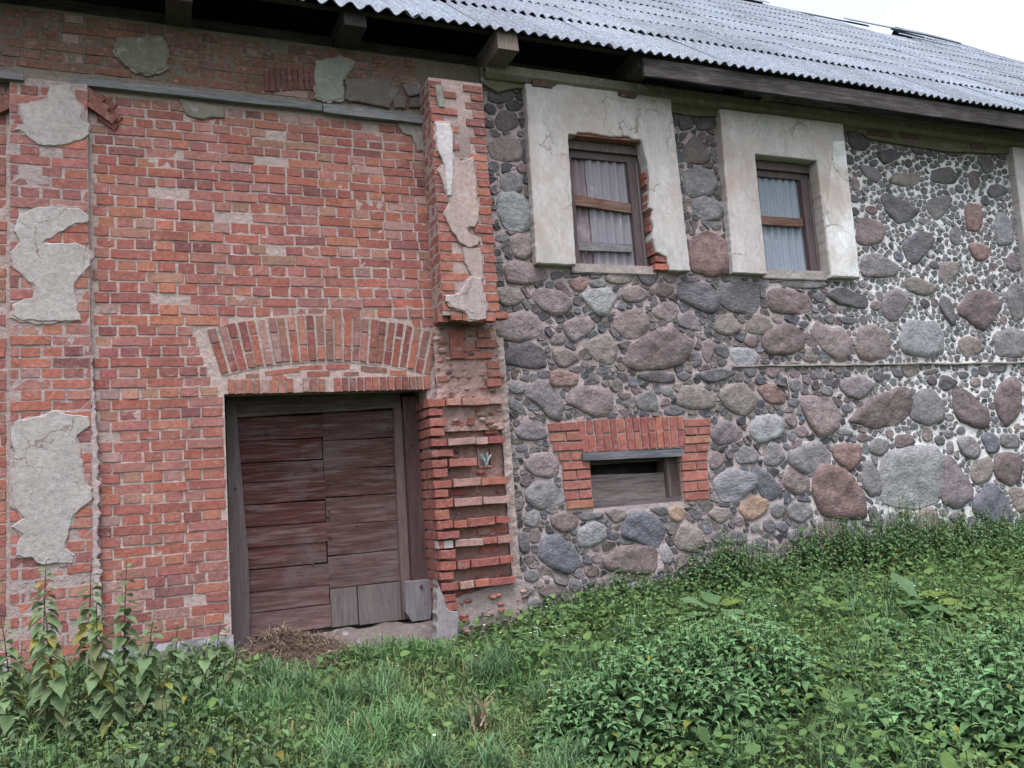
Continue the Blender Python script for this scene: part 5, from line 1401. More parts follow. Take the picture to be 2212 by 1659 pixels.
bpy.context.view_layer.update()
far_sheets = MB(); n_sheet = 0
def lay(me, x, s, w, lift, tilt, col, allow=True):
    global n_sheet
    p0 = on_roof(x, s, lift)
    q = on_roof(x, s + .5, lift); e = on_roof(x + .05, s, lift)
    ys = (q - p0).normalized(); xs = (e - p0).normalized(); zs = xs.cross(ys).normalized(); ys = zs.cross(xs)
    M = Matrix((xs, ys, zs)).transposed().to_4x4(); M.translation = p0
    M = M @ Matrix.Rotation(-tilt, 4, 'X') @ Matrix.Rotation(random.uniform(-.004, .004), 4, 'Z')
    seen = False
    for dx in (-w / 2, w / 2):
        for dy in (0, 1.0):
            u = world_to_camera_view(SC, cam, M @ Vector((dx, dy, 0)))
            if -.01 < u.x < 1.01 and u.y < 1.01: seen = True
    if seen and allow and n_sheet < 300:
        o = bpy.data.objects.new('roof_sheet', me); o.matrix_world = M; o.color = (*col, 1); link(o, roof); n_sheet += 1
    else:
        far_sheets.add([M @ vv.co for vv in me.vertices], [tuple(p.vertices) for p in me.polygons], col)
def sheet_col():
    g = random.uniform(.20, .29); return (g * random.uniform(.97, 1.02), g, g * random.uniform(1.0, 1.06))
ROWS_S = [0] + [1.36 + 1.04 * i for i in range(8)]
for ri, s in enumerate(ROWS_S):
    if ri == 0:
        x = 2.26
        while x > -4: 
            x -= 1.07; lay(random.choice(SHB), x + .55, random.uniform(-.015, .02), 1.15, .012 + random.uniform(0, .012), .012, sheet_col())
        x = 2.26 + .3
    else:
        x = -3.6 + random.uniform(0, .4)
    while x < 26:
        hole = (ri == 8 and 13.3 < x < 17.2) or (ri == 7 and 14.2 < x < 17.1)
        if not hole:
            lay(random.choice(SH1 if ri == 0 else SH), x, s + random.uniform(-.03, .03), .805, .014 + (.0 if ri == 0 else .011) + random.uniform(0, .005), .010 + random.uniform(0, .007), sheet_col())
        x += .69 + random.uniform(-.003, .003)
if far_sheets.v:
    fs = far_sheets.build('roof_sheets_beyond', M_sheet, roof); fs.name = 'far_roof_sheets'; tag(fs, kind='stuff')
# loose pieces by the hole: battens and a slipped strip
def strip(name, p, q, w, t, col, mat):
    d = (q - p).normalized(); n = Vector((0, -SP_, CP_)); sd = d.cross(n).normalized()
    b = MB(); v = [a + sd * sx * w / 2 + n * h for a in (p, q) for sx in (-1, 1) for h in (0, t)]
    b.add(v, [(0, 1, 3, 2), (4, 6, 7, 5), (0, 4, 5, 1), (2, 3, 7, 6), (1, 5, 7, 3), (0, 2, 6, 4)], col)
    return b.build(name, mat, roof)
strip('batten', on_roof(13.4, 8.35, -.06), on_roof(17.4, 8.32, -.06), .16, .04, (.07, .07, .075), M_woodh)
strip('batten', on_roof(14.0, 8.12, -.03), on_roof(17.0, 8.10, -.03), .07, .03, (.40, .42, .45), M_woodh)
strip('batten', on_roof(13.8, 7.9, -.06), on_roof(17.3, 7.9, -.06), .2, .04, (.05, .05, .055), M_woodh)
strip('ridge_lath', on_roof(12.9, 9.62, .0), on_roof(16.0, 9.60, -.02), .20, .03, (.27, .28, .30), M_sheet)
strip('ridge_lath', on_roof(15.3, 9.55, .05), on_roof(17.5, 9.52, .05), .26, .02, (.25, .26, .28), M_sheet)
strip('slipped_strip', on_roof(15.7, 7.75, .04), on_roof(17.55, 6.35, .05), .05, .012, (.62, .64, .66), M_sheet)
strip('slipped_strip', on_roof(16.1, 8.6, .02), on_roof(17.3, 7.7, .03), .14, .012, (.62, .66, .70), M_sheet)
# ridge capping
RC = []
for k, (x0, x1, dz) in enumerate(((-3.5, 3, 0), (3.0, 9, .0), (9.0, 11.0, .02), (10.98, 12.98, .05), (17.0, 19.0, .03), (18.95, 20.9, .0))):
    b = MB(); v = []; f = []
    n = 6
    for i in range(n + 1):
        x = x0 + (x1 - x0) * i / n; t = on_roof(x, RL, .05)
        t.z += dz + .012 * mnoise.noise((x * 3, k, 0))
        for ox, oz in ((-.20, -.17), (-.16, -.12), (0, .02), (.16, -.12), (.20, -.17)):
            v.append((x, t.y + ox, t.z + oz))
        for ox, oz in ((.20, -.185), (0, 0), (-.20, -.185)): v.append((x, t.y + ox, t.z + oz))
    for i in range(n):
        a = i * 8
        for q in range(8): f.append((a + q, a + (q + 1) % 8, a + 8 + (q + 1) % 8, a + 8 + q))
    f.append(tuple(range(8))[::-1]); f.append(tuple(range(n * 8, n * 8 + 8)))
    b.add(v, f, (.26, .265, .28)); b.build('ridge_cap', M_sheet, roof)
strip('ridge_beam', on_roof(-3, 9.62, -.14), on_roof(13.2, 9.62, -.14), .10, .10, (.12, .10, .09), M_woodh)
# far slope (open where the sheets are gone)
bk = MB()
def back(x0, x1, s0, s1):
    P = []
    for x in (x0, x1):
        for s in (s0, s1):
            p = on_roof(x, s); P += [(x, 2 * 6.93 - p.y, p.z), (x, 2 * 6.93 - p.y, p.z - .05)]
    bk.add(P, [(0, 4, 6, 2), (1, 3, 7, 5), (0, 2, 3, 1), (4, 5, 7, 6), (0, 1, 5, 4), (2, 6, 7, 3)], (.25, .255, .27))
back(-3.5, 13.3, 0, RL); back(13.3, 18.9, 0, 8.6)
for x0 in np.arange(18.9, 26, 2.0): back(x0, x0 + 2, 0, RL)
bk.build('rear_slope', M_sheet, roof)
# rear and end walls, attic floor
ew = MB()
ew.box(-3.0, 24, 13.3, 13.85, -.6, 5.19, (.35, .26, .24)); ew.box(-3.0, -2.5, .55, 13.3, -.6, 5.19, (.35, .2, .17)); ew.box(23.5, 24, .55, 13.3, -.6, 5.19, (.35, .26, .24))
for X in (-3.0, 23.5):
    ew.add([(X, -.1, 5.19), (X + .4, -.1, 5.19), (X + .4, 13.9, 5.19), (X, 13.9, 5.19), (X, 6.93, 11.0 if X < 0 else 10.6), (X + .4, 6.93, 11.0 if X < 0 else 10.6)], [(0, 1, 5, 4), (1, 2, 5), (2, 3, 4, 5), (0, 4, 3)], (.3, .2, .17))
ew.build('end_walls', M_mortar, barn)
fl = MB(); fl.box(-2.9, 23.9, .04, 13.8, 5.192, 5.215); fl.build('attic_floor', M_dark, barn)
# joist ends and eaves boards
def joist(x, w, z0, z1, y0, col, notch=0.0):
    b = MB()
    v = [(x - w / 2, y0, z0 + notch), (x + w / 2, y0, z0 + notch), (x + w / 2, .6, z0), (x - w / 2, .6, z0), (x - w / 2, y0 + .02, z1), (x + w / 2, y0 + .02, z1), (x + w / 2, .6, z1), (x - w / 2, .6, z1)]
    b.add(v, [(0, 1, 5, 4), (1, 2, 6, 5), (2, 3, 7, 6), (3, 0, 4, 7), (4, 5, 6, 7), (3, 2, 1, 0)], col)
    o = b.build('joist_end', M_woodv, roof); return o
for x, c in ((-1.1, (.03, .026, .027)), (.27, (.05, .044, .042)), (1.72, (.03, .026, .028)), (4.72, (.045, .038, .038)), (6.2, (.04, .036, .036)), (7.7, (.04, .036, .036)), (9.2, (.04, .036, .036)), (10.7, (.04, .036, .036)), (12.2, (.04, .036, .036))):
    joist(x, .2, 5.20, 5.40, -.40, c)
joist(3.16, .21, 5.13, 5.36, -.46, (.12, .10, .085), .02)
fa = board('fascia_board', 4.64, 24, 5.085, 5.275, -.465, -.43, (.042, .036, .037), roof, n=60, amp=.006)
board('wall_plate', -3, 24, 5.21, 5.36, .12, .28, (.06, .05, .05), roof, n=4)
board('loose_board', 6.5, 12.8, 5.145, 5.20, -.19, -.155, (.085, .07, .07), roof, n=30, amp=.012, dz0=.03, dz1=-.02)
lb = MB()
a = Vector((6.32, -.20, 5.165)); 
lb.add([(6.30, -.2, 5.13), (6.36, -.22, 5.20), (6.62, -.2, 5.255), (6.64, -.17, 5.20), (6.40, -.17, 5.15), (6.34, -.16, 5.12)], [(0, 1, 2, 3, 4, 5)], (.11, .10, .10))
lb.build('splinter', M_woodh, roof)
# ------------------------------------------------------------------ vegetation
def frames(yaw, pitch, roll):
    """local axes of leaves: y along the leaf, x across, z up"""
    cy, sy = np.cos(yaw), np.sin(yaw); cp, sp = np.cos(pitch), np.sin(pitch)
    Y = np.stack([cy * cp, sy * cp, sp], 1)
    X0 = np.stack([-sy, cy, np.zeros_like(yaw)], 1) * -1
    Z0 = np.cross(X0, Y)
    cr, sr = np.cos(roll)[:, None], np.sin(roll)[:, None]
    return X0 * cr + Z0 * sr, Y, Z0 * cr - X0 * sr

# leaf templates: (across, along, up)
T_NET = np.array([(0, 0, -.02), (0, .3, .0), (0, .66, -.09), (0, 1, -.30), (-.21, .14, .06), (-.27, .36, .06), (-.15, .70, -.06), (.21, .14, .06), (.27, .36, .06), (.15, .70, -.06)])
F_NET = np.array([(0, 1, 4), (4, 1, 5), (5, 1, 2), (5, 2, 6), (6, 2, 3), (0, 7, 1), (7, 8, 1), (8, 2, 1), (8, 9, 2), (9, 3, 2)])
T_RND = np.array([(0, 0, 0), (-.36, .25, .04), (-.40, .65, .03), (0, 1, -.06), (.40, .65, .03), (.36, .25, .04), (0, .5, -.02)])
F_RND = np.array([(0, 6, 1), (1, 6, 2), (2, 6, 3), (3, 6, 4), (4, 6, 5), (5, 6, 0)])
T_NAR = np.array([(0, 0, 0), (-.13, .35, .03), (-.10, .72, -.02), (0, 1, -.15), (.10, .72, -.02), (.13, .35, .03), (0, .5, 0)])
def leaf_mesh(T, F, pos, yaw, pitch, roll, size, width, cols):
    X, Y, Z = frames(yaw, pitch, roll)
    n = len(pos); k = len(T)
    V = pos[:, None, :] + (T[None, :, 0, None] * (size * width)[:, None, None] * X[:, None, :] + T[None, :, 1, None] * size[:, None, None] * Y[:, None, :] + T[None, :, 2, None] * size[:, None, None] * Z[:, None, :])
    Fs = (F[None] + (np.arange(n) * k)[:, None, None]).reshape(-1, F.shape[1])
    return V.reshape(-1, 3), Fs, np.repeat(cols, len(F), 0)

def merge(name, parts, mat, parent=None, smooth=False):
    vs, fl, cl = [], [], []; off = 0
    for V, F, C in parts:
        vs.append(V); fl.append(F + off); cl.append(C); off += len(V)
    return np_mesh(name, np.concatenate(vs), fl, cl, mat, parent, smooth)

def greens(n, base, var=.22, yel=.06):
    c = np.array(base)[None] * (1 + rng.uniform(-var, var, (n, 1))) * (1 + rng.uniform(-.07, .07, (n, 3)))
    m = rng.random(n) < yel
    c[m] = np.array((.17, .17, .04)) * rng.uniform(.6, 1.2, (m.sum(), 1))
    return np.clip(c, .004, 1)

def nettle_bed(xy, h, leaf, base, yel=.04):
    """many nettle-like plants: pairs of toothed leaves up thin stems"""
    P, YA, PI_, S, CC = [], [], [], [], []
    stems = []
    for (x, y), hh in zip(xy, h):
        z0 = float(gz(x, y)); n = max(4, int(hh / .055))
        lx, ly = rng.normal(0, .12), rng.normal(-.03, .12); y0_ = rng.uniform(0, 6.28)
        tone = rng.uniform(.75, 1.25); big_ = rng.choice((.6, .8, 1.0, 1.0, 1.25)) * rng.uniform(.85, 1.15) * leaf
        for i in range(n):
            t = .2 + .8 * (i + 1) / n
            if t < .4 and rng.random() < .4: continue
            for s in (0, math.pi):
                P.append((x + lx * hh * t * t, y + ly * hh * t * t, z0 + hh * t)); YA.append(y0_ + (i % 2) * 1.57 + s + rng.normal(0, .25))
                PI_.append(rng.normal(-.22 + 1.6 * max(0, t - .8), .16)); S.append(big_ * (1.05 - .5 * max(0, t - .6) / .4) * rng.uniform(.8, 1.15)); CC.append(tone * (.92 + 1.0 * max(0, t - .7)))
        stems.append((x, y, z0, x + lx * hh, y + ly * hh, z0 + hh))
    P = np.array(P); n = len(P)
    cols = greens(n, base, .12, yel) * np.array(CC)[:, None]
    out = [leaf_mesh(T_NET, F_NET, P, np.array(YA), np.array(PI_), rng.normal(0, .18, n), np.array(S), rng.uniform(.85, 1.15, n), cols)]
    st = np.array(stems); m = len(st); w = .0035
    V = np.zeros((m, 6, 3))
    for k in range(3):
        a = 2.094 * k; o = np.array([w * math.cos(a), w * math.sin(a), 0])
        V[:, k] = st[:, :3] + o; V[:, 3 + k] = st[:, 3:] + o * .6
    F = np.array([(0, 1, 4, 3), (1, 2, 5, 4), (2, 0, 3, 5)])
    out.append((V.reshape(-1, 3), (F[None] + (np.arange(m) * 6)[:, None, None]).reshape(-1, 4), np.repeat(np.tile(np.array([[.06, .075, .03]]), (m, 1)), 3, 0)))
    return out

def hump(x, y):
    """how tall the nettle stands grow at a point (0 = none)"""
    h = np.zeros_like(np.asarray(x, float))
    for cx_, cy_, rx, ry, hh_ in ((2.95, -2.75, .95, .62, .52), (3.55, -2.55, .6, .45, .40), (4.25, -3.95, .85, .55, .46), (5.3, -3.3, .6, .45, .36), (4.9, -2.55, .5, .3, .24), (2.5, -4.3, .4, .3, .22)):
        d = ((x - cx_) / rx) ** 2 + ((y - cy_) / ry) ** 2 + .25 * np.sin(x * 6) * np.sin(y * 7)
        h = np.maximum(h, hh_ * np.sqrt(np.clip(1.08 - d, 0, 1)))
    return h
def in_bed(x, y): return hump(x, y) > .12

# 1. belt of nettles along the foot of the fieldstone wall
n = 1500
xs = rng.uniform(3.0, 13.0, n); ys = -np.abs(rng.normal(.12, .34, n)) - .03
keep = (ys > -1.2) & (rng.random(n) < np.where(xs < 4.7, .55, 1.0))
xs, ys = xs[keep], ys[keep]
hh = (.20 + .34 * sm(4.0, 5.4, xs) + .09 * np.sin(xs * 1.9) + .06 * np.sin(xs * 5.1)) * rng.uniform(.65, 1.2, len(xs)) * (1 - .35 * sm(.3, 1.1, -ys))
o = merge('wall_nettles', nettle_bed(np.stack([xs, ys], 1), hh, .062, (.096, .172, .070), .02), M_leaf)
tag(o, 'dense green nettles growing along the foot of the stone wall', kind='stuff')

# 2. nettle stands in the right foreground
n = 6500
xs = rng.uniform(1.8, 6.2, n); ys = rng.uniform(-4.8, -1.9, n)
hp = hump(xs, ys); k = hp > .10; xs, ys, hp = xs[k], ys[k], hp[k]
k = rng.random(len(xs)) < .72; xs, ys, hp = xs[k], ys[k], hp[k]
hh = hp * rng.uniform(.72, 1.12, len(xs))
o = merge('nettle_bed', nettle_bed(np.stack([xs, ys], 1), hh, .080, (.100, .186, .082), .02), M_leaf)
tag(o, 'humped stands of leafy nettles in the right foreground', kind='stuff')
# thin scatter of mixed tall weeds around them
n = 6000
xs = rng.uniform(2.2, 9.8, n); ys = rng.uniform(-4.8, -.5, n)
k = (hump(xs, ys) < .12) & (rng.random(n) < .38 + .4 * np.sin(xs * 2.7 + ys * 1.3)); xs, ys = xs[k], ys[k]
o = merge('mixed_weeds', nettle_bed(np.stack([xs, ys], 1), rng.uniform(.10, .32, len(xs)), .062, (.108, .180, .066), .03), M_leaf)
tag(o, 'loose scatter of mixed green weeds between the nettle stands', kind='stuff')

# 3. low broad-leaved weeds everywhere between
n = 44000
xs = rng.uniform(-2.6, 9.5, n); ys = rng.uniform(-5.2, .02, n)
patch = .5 + .5 * np.sin(xs * 1.7 + .6 * np.sin(ys * 2.2)) * np.sin(ys * 2.4 + 1.3)
dens = np.where((xs > 2.3 + .3 * np.sin(ys * 4)) | (ys > -.5), .95, .4 + .45 * patch)
k = rng.random(n) < dens
k &= ~((ys > -.14) & (xs > .55) & (xs < 2.4))
xs, ys = xs[k], ys[k]; n = len(xs)
zz = gz(xs, ys) + rng.uniform(.03, .16, n) * np.where(xs > 2.4, 1.5, .85)
base = np.where(rng.random((n, 1)) < .5, np.array([[.078, .142, .052]]), np.array([[.098, .16, .05]]))
o = merge('ground_weeds', [leaf_mesh(T_RND, F_RND, np.stack([xs, ys, zz], 1), rng.uniform(0, 6.28, n), rng.normal(.15, .4, n), rng.normal(0, .3, n), rng.uniform(.02, .05, n) * np.where(rng.random(n) < .12, 1.9, 1) * np.where(xs > 2.4, 1.25, 1), rng.uniform(.7, 1.1, n), base * rng.uniform(.7, 1.3, (n, 1)))], M_leaf)
tag(o, 'low mixed weeds covering the yard', kind='stuff')

# 4. grass
def blades(xs, ys, length, col, width=.0045):
    n = len(xs); yaw = rng.uniform(0, 6.28, n); bend = rng.uniform(.25, 1.1, n)
    z = gz(xs, ys) - .01
    d = np.stack([np.cos(yaw), np.sin(yaw), np.zeros(n)], 1); s = np.stack([-np.sin(yaw), np.cos(yaw), np.zeros(n)], 1)
    P = np.stack([xs, ys, z], 1); up = np.array([0, 0, 1.0])
    L = length[:, None]; B = bend[:, None]; w = (width * rng.uniform(.6, 1.4, n))[:, None]
    p1 = P + up * L * .55 * (1 - .25 * B) + d * L * .22 * B; p2 = P + up * L * (.9 - .42 * B) + d * L * .62 * B; p3 = P + up * L * (1.0 - .72 * B) + d * L * .95 * B
    V = np.stack([P - s * w, P + s * w, p1 - s * w * .9, p1 + s * w * .9, p2 - s * w * .55, p2 + s * w * .55, p3], 1)
    i7 = np.arange(n)[:, None] * 7
    q = np.concatenate([i7 + np.array([[0, 1, 3, 2]]), i7 + np.array([[2, 3, 5, 4]])], 0); t = i7 + np.array([[4, 5, 6]])
    return V.reshape(-1, 3), q, t, np.concatenate([col, col]), col
n = 185000
xs = rng.uniform(-1.8, 9.5, n); ys = rng.uniform(-5.0, .0, n)
tuft = np.sin(xs * 3.1 + 1.1 * np.sin(ys * 2.3)) * np.sin(ys * 3.7 + .9 * np.sin(xs * 2.9)); 
dens = np.where(xs < .2, .45, np.where(hump(xs, ys) > .1, .3, np.where(xs < 2.5, 1.0, np.where(xs < 3.2, .7, .45)))) * (.75 + .25 * tuft)
k = (rng.random(n) < dens) & ~((ys > -.16) & (xs > .55) & (xs < 2.35))
xs, ys, tuft = xs[k], ys[k], tuft[k]; n = len(xs)
ln = (.095 + .075 * np.clip(tuft, 0, 1)) * rng.uniform(.5, 1.6, n) * np.where(xs > 2.7, 1.55, 1.15)
col = np.where((tuft > .25)[:, None], np.array([[.088, .168, .066]]), np.array([[.112, .162, .068]])) * rng.uniform(.65, 1.4, (n, 1))
dry = rng.random(n) < .045; col[dry] = np.array((.26, .22, .11)) * rng.uniform(.6, 1.1, (dry.sum(), 1))
V, q, t, cq, ct = blades(xs, ys, ln, col)
o = np_mesh('grass', V, [q, t], [cq, ct], M_grass); tag(o, 'short tufted grass in front of the door', kind='stuff')
# long tussocks
tx = rng.uniform(.2, 6.5, 130); ty = rng.uniform(-4.2, -.4, 130)
k = ~(in_bed(tx, ty) & (rng.random(130) < .6)); tx, ty = tx[k], ty[k]
xs = np.repeat(tx, 130) + rng.normal(0, .05, len(tx) * 130); ys = np.repeat(ty, 130) + rng.normal(0, .05, len(tx) * 130)
m = len(xs); col = np.array([[.095, .165, .08]]) * np.repeat(rng.uniform(.75, 1.3, (len(tx), 1)), 130, 0) * rng.uniform(.75, 1.3, (m, 1))
V, q, t, cq, ct = blades(xs, ys, rng.uniform(.14, .36, m), col, .0042)
o = np_mesh('grass_tussocks', V, [q, t], [cq, ct], M_grass); tag(o, 'longer arching grass tussocks in the yard', kind='stuff')

# 5. blossoms of white dead-nettle, tiny and uncountable from here
pts = []
for cx_, cy_, k_, sp_ in ((2.9, -1.0, 9, .10), (2.55, -.9, 4, .2), (3.1, -1.5, 5, .3), (4.6, -1.5, 4, .3), (5.9, -1.9, 9, .18), (6.6, -2.3, 4, .3), (2.0, -2.6, 3, .3), (1.7, -1.4, 3, .4), (-1.0, -.7, 3, .1), (3.0, -.4, 4, .2)):
    for _ in range(k_): pts.append((cx_ + rng.normal(0, sp_), cy_ + rng.normal(0, sp_ * .7)))
pts = np.array(pts); n0 = len(pts); rep = 5
P = np.repeat(np.stack([pts[:, 0], pts[:, 1], gz(pts[:, 0], pts[:, 1]) + rng.uniform(.18, .30, n0)], 1), rep, 0); n = len(P)
o = merge('white_blossoms', [leaf_mesh(T_RND, F_RND, P, np.tile(np.arange(rep) * 1.257, n0), rng.uniform(0, .5, n), rng.normal(0, .2, n), np.full(n, .013), np.full(n, 1.0), np.full((n, 3), .75))], M_leaf)
tag(o, 'tiny white blossoms scattered among the weeds', kind='stuff')

# 6. tall nettles on the left: each one a plant with its own leaves
def nettle_leaf(seed):
    rr = random.Random(seed); v = []; f = []; K = 9
    mid = []; lft = []; rgt = []
    for i in range(K + 1):
        t = i / K
        w = .36 * math.sin(math.pi * min(1, t * 1.0 + .12) ** .72) * (1 - t) ** .28 if t < 1 else 0
        zc = -.30 * t * t
        mid.append((0, t, zc))
        tooth = 1.0 if i % 2 else .84
        lft.append((-w * tooth, t - .02 * (i % 2), zc + .16 * w)); rgt.append((w * tooth, t - .02 * (i % 2), zc + .16 * w))
    v = mid + lft + rgt; n = K + 1
    for i in range(K):
        f += [(i, i + 1, n + i + 1, n + i), (i, 2 * n + i, 2 * n + i + 1, i + 1)]
    b = MB(); b.add(v, f, (1, 1, 1)); return b.mesh('leaf', M_leaf, True)
LEAVES = [nettle_leaf(i) for i in range(2)]
def tall_nettle(x, y, h, leaf, label, lean=(0, 0), sparse=1.0):
    z0 = float(gz(x, y))
    root = empty('nettle_plant', (x, y, z0))
    tag(root, label, 'nettle', 'tall nettles before the brick wall')
    b = MB(); v = []; f = []; K = 7
    for i in range(K + 1):
        t = i / K; r_ = .006 * (1 - .6 * t)
        for k in range(5): v.append((lean[0] * t * t * h + r_ * math.cos(1.257 * k), lean[1] * t * t * h + r_ * math.sin(1.257 * k), h * t - .03 * (i == 0)))
    for i in range(K):
        for k in range(5): f.append((i * 5 + k, i * 5 + (k + 1) % 5, i * 5 + 5 + (k + 1) % 5, i * 5 + 5 + k))
    b.add(v, f, (.085, .085, .045)); b.build('stem', M_leaf, root)
    n = max(6, int(h / .05 * sparse)); y0_ = random.uniform(0, 6.28)
    for i in range(n):
        t = .16 + .84 * (i + 1) / n
        size = leaf * (1.05 if t < .6 else 1.05 - .75 * (t - .6) / .4) * random.uniform(.85, 1.1) + .022
        for s in (0, math.pi):
            if t < .45 and random.random() < .15: continue
            yaw = y0_ + (i % 2) * 1.57 + s + random.gauss(0, .2)
            pitch = random.gauss(-.55 + .9 * max(0, t - .7) / .3, .18)
            o = bpy.data.objects.new('leaf', random.choice(LEAVES))
            o.location = (lean[0] * t * t * h + .02 * math.cos(yaw), lean[1] * t * t * h + .02 * math.sin(yaw), h * t)
            o.rotation_euler = (pitch, random.gauss(0, .15), yaw - math.pi / 2)
            o.scale = (size * random.uniform(.85, 1.05), size, size)
            g = random.uniform(.8, 1.25); c = (.118 * g, .175 * g, .085 * g)
            if t > .35 and random.random() < .5:       # young shoot in the axil
                o2 = bpy.data.objects.new('leaf', random.choice(LEAVES)); q = size * random.uniform(.35, .55)
                o2.location = (o.location[0] + .015 * math.cos(yaw + 1), o.location[1] + .015 * math.sin(yaw + 1), h * t + .012)
                o2.rotation_euler = (random.gauss(.1, .3), random.gauss(0, .3), yaw - math.pi / 2 + random.gauss(0, .7)); o2.scale = (q, q, q); o2.color = (.14 * g, .20 * g, .095 * g, 1); link(o2, root)
            if random.random() < .05: c = (.20, .20, .055)
            elif random.random() < .08: c = (.14, .15, .075)
            o.color = (*c, 1); link(o, root)
    return root
TN = [(-.66, -1.15, 1.03, .115, 'tallest nettle before the grey patch of the left pilaster', (.02, .02)),
      (-.58, -1.35, .86, .12, 'full nettle leaning beside the tallest one at the left edge', (-.06, -.05)),
      (-.40, -1.2, 1.0, .115, 'slim tall nettle before the mortar fillet of the left pilaster', (.02, .03)),
      (-.20, -1.25, .98, .10, 'tall nettle standing rightmost of the tall three', (.03, .02)),
      (-.33, -1.5, .80, .12, 'nettle with a yellowed leaf in the middle of the left clump', (.0, -.1)),
      (-.52, -1.62, .66, .125, 'broad-leaved nettle low in front of the left clump', (-.1, -.1)),
      (-.08, -1.45, .66, .115, 'mid-height nettle to the right of the left clump', (.1, -.06)),
      (.10, -1.15, .52, .105, 'bushy nettle before the plinth left of the door', (.05, -.05)),
      (.36, -1.0, .50, .115, 'bushy nettle nearest the left door post', (.08, -.04)),
      (.24, -1.5, .46, .11, 'short nettle between the clump and the grass', (.1, -.12)),
      (-.82, -1.2, .70, .11, 'nettle cut by the left frame edge', (-.08, -.02)),
      (-.78, -1.62, .45, .10, 'small nettle in the lower left corner', (-.05, -.12)),
      (-.24, -1.72, .42, .11, 'small bright nettle at the bottom of the left clump', (.02, -.15)),
      (.02, -1.75, .40, .10, 'small nettle at the lower edge right of the clump', (.1, -.15)),
      (.44, -1.35, .36, .10, 'small nettle at the edge of the grass', (.1, -.1)),
      (-.95, -.75, .50, .10, 'nettle against the plinth at the left edge', (-.05, -.02))]
for a in TN: tall_nettle(*a)
# undergrowth at their feet
n = 420
xs = rng.uniform(-2.4, .55, n); ys = rng.uniform(-2.6, -.25, n)
k = (ys < -.5 + .3 * np.sin(xs * 3)) | (rng.random(n) < .35); xs, ys = xs[k], ys[k]
o = merge('young_nettles', nettle_bed(np.stack([xs, ys], 1), rng.uniform(.14, .34, len(xs)), .07, (.088, .140, .07), .05), M_leaf)
tag(o, 'knee-high nettles and weeds below the tall nettles', kind='stuff')

# 7. burdocks
def burdock_leaf(seed):
    rr = random.Random(seed); v = [(0, 0, 0)]; f = []; K = 12
    for ri, r_ in enumerate((.5, 1.0)):
        for i in range(K):
            a = -math.pi / 2 + 6.283 * (i + .5) / K
            rad = r_ * (.5 + .06 * math.sin(a * 5 + seed)) * (1.12 - .12 * math.sin(a))
            x = rad * math.cos(a) * .85; y = .48 + rad * math.sin(a)
            v.append((x, y, .10 * abs(x) * 1.6 - .16 * y * y + .03 * r_ * math.sin(a * 4 + seed)))
    v[0] = (0, .48, -.05)
    for i in range(K):
        j = (i + 1) % K
        f.append((0, 1 + i, 1 + j)); f.append((1 + i, 1 + K + i, 1 + K + j, 1 + j))
    b = MB(); b.add(v, f, (1, 1, 1)); return b.mesh('leaf', M_leaf, True)
BL = [burdock_leaf(i) for i in range(3)]
def burdock(x, y, label, leaves):
    z0 = float(gz(x, y)); root = empty('burdock_plant', (x, y, z0)); tag(root, label, 'burdock', 'burdocks among the nettles')
    b = MB()
    for yaw, pitch, size, h, c in leaves:
        h += .07
        ex, ey = .10 * math.cos(yaw), .10 * math.sin(yaw); r_ = .006
        b.add([(-r_, 0, 0), (r_, 0, 0), (0, r_, 0), (ex - r_, ey, h), (ex + r_, ey, h), (ex, ey + r_, h)], [(0, 1, 4, 3), (1, 2, 5, 4), (2, 0, 3, 5)], (.10, .13, .06))
        o = bpy.data.objects.new('leaf', random.choice(BL)); o.location = (ex, ey, h); o.rotation_euler = (pitch, random.uniform(-.2, .2), yaw - math.pi / 2); o.scale = (size,) * 3; o.color = (*c, 1); link(o, root)
    b.build('stem', M_leaf, root)
GB, GL, GY = (.075, .14, .06), (.095, .165, .08), (.12, .17, .04)
burdock(4.25, -1.35, 'burdock with a pale upright leaf between the nettle belt and the bed', [(3.3, .15, .24, .14, GB), (2.6, .5, .22, .18, GL), (1.3, .5, .18, .2, GB), (.2, .2, .21, .18, GY), (-.8, -.2, .20, .14, GL), (-2.2, -.25, .2, .12, GB), (-1.5, -.3, .17, .16, GL), (4.0, -.1, .18, .12, GB), (.9, .1, .17, .1, GL)])
burdock(5.75, -2.1, 'burdock with one bluish leaf held up before the wall nettles', [(2.0, .95, .24, .2, GL), (3.3, .1, .22, .16, GB), (.3, .15, .24, .18, GY), (-.7, -.1, .22, .14, (.12, .17, .05)), (-2.3, -.2, .2, .12, GB), (-1.5, -.3, .18, .12, GL), (4.0, 0, .18, .14, GB)])
# 8. dead plant in the grass
xd, yd = 1.80, -2.25
dead = MB()
for i in range(34):
    a = random.uniform(0, 6.28); l = random.uniform(.10, .30); r_ = .035; x = random.gauss(0, .028); y = random.gauss(0, .025); w = random.uniform(.003, .008)
    p = [(x, y, 0), (x + .25 * l * math.cos(a) * .5, y + .25 * l * math.sin(a) * .5, l * .8), (x + l * .35 * math.cos(a), y + l * .35 * math.sin(a), l * (1 if i % 3 else .55))]
    dead.add([(px + o_ * math.sin(a + 1), py - o_ * math.cos(a + 1), pz) for px, py, pz in p for o_ in (-w, w)], [(0, 1, 3, 2), (2, 3, 5, 4)], jit(random.choice([(.20, .15, .09), (.13, .09, .06), (.30, .25, .16), (.08, .06, .04)]), .2))
o = dead.build('dead_plant', M_straw, None, loc=(xd, yd, float(gz(xd, yd)) - .01)); tag(o, 'withered brown plant stump standing in the grass', 'plant')
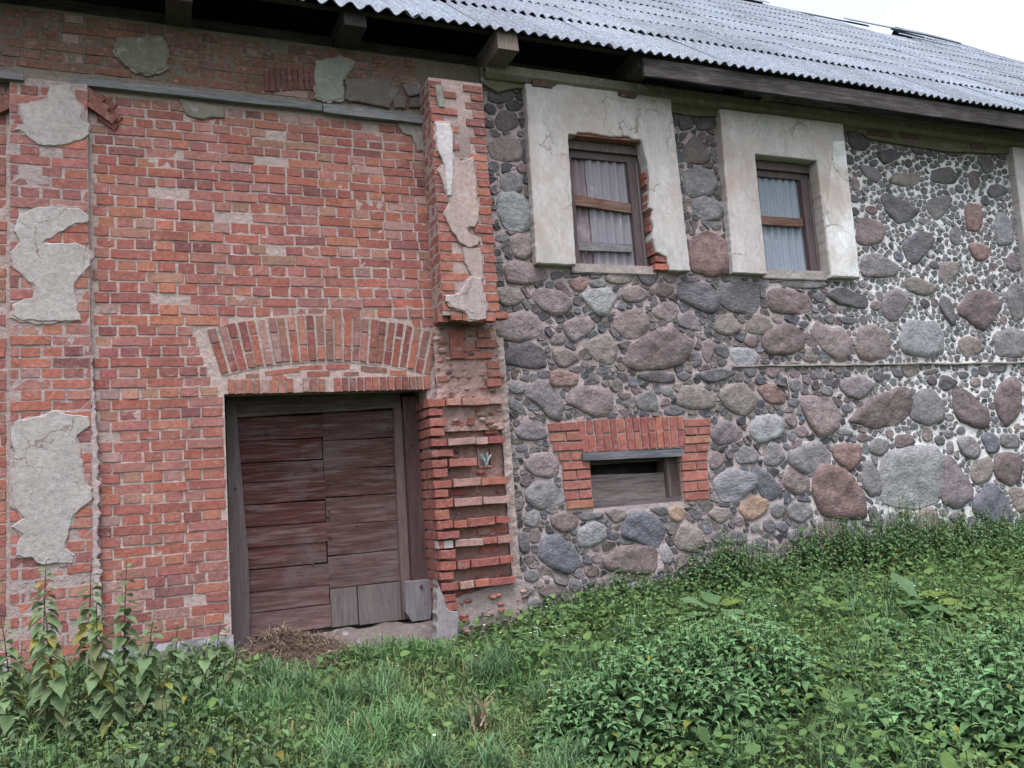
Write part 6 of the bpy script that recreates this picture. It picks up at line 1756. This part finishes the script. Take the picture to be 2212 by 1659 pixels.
# 9. heap of dry hay on the door's threshold
hx, hy = 1.02, .06
heap = empty('hay_heap', (hx, hy, -.2)); tag(heap, 'heap of dry brown hay at the foot of the wooden door', 'hay')
def hz(x, y): return .24 * math.exp(-((x + .12) / .32) ** 2 - (y / .20) ** 2) + .10 * math.exp(-((x - .3) / .22) ** 2 - (y / .2) ** 2)
b = MB(); v = []; f = []
for j in range(15):
    for i in range(25):
        x = -.62 + 1.28 * i / 24; y = -.42 + .7 * j / 14
        v.append((x, y, hz(x, y) - .03 + .02 * mnoise.noise((x * 14, y * 14, 3))))
for j in range(14):
    for i in range(24): a = j * 25 + i; f.append((a, a + 1, a + 26, a + 25))
b.add(v, f, (.07, .047, .036)); b.build('mound', M_straw, heap)
b = MB()
for _ in range(1500):
    x = random.gauss(-.05, .27); y = random.gauss(-.05, .13)
    if abs(x) > .62: continue
    z = hz(x, y) - .01; a = random.uniform(0, 6.28); e = random.gauss(.1, .25); l = random.uniform(.05, .16); w = random.uniform(.0015, .0035)
    d = (math.cos(a) * math.cos(e), math.sin(a) * math.cos(e), math.sin(e)); s = (-math.sin(a) * w, math.cos(a) * w, 0)
    m_ = (x + d[0] * l * .5, y + d[1] * l * .5, z + d[2] * l * .5 + .01); t_ = (x + d[0] * l, y + d[1] * l, z + d[2] * l - .005)
    b.add([(x - s[0], y - s[1], z), (x + s[0], y + s[1], z), (m_[0] + s[0], m_[1] + s[1], m_[2]), (m_[0] - s[0], m_[1] - s[1], m_[2]), t_], [(0, 1, 2, 3), (3, 2, 4)], jit(random.choice([(.13, .088, .064), (.17, .12, .085), (.09, .06, .045), (.22, .17, .12)]), .2))
o = b.build('straw', M_straw, heap); tag(o, kind='stuff')
# 10. crumpled scrap wedged in the hole of the corner
b = MB()
for i in range(9):
    a = random.uniform(-.6, .6); l = random.uniform(.06, .11); x = random.uniform(-.02, .02); w = .008; z = random.uniform(0, .02)
    b.add([(x - w, -.01, z), (x + w, -.02, z), (x + w + l * math.sin(a), -.045 + random.uniform(-.02, .02), z + l * math.cos(a)), (x - w + l * math.sin(a), -.03, z + l * math.cos(a))], [(0, 1, 2, 3)], random.choice([(.35, .42, .45), (.5, .52, .5), (.12, .18, .2)]))
o = b.build('plastic_scrap', M_straw, None, loc=(2.80, -.03, 1.275)); tag(o, 'crumpled bluish scrap stuck in the hole of the brick corner', 'scrap')
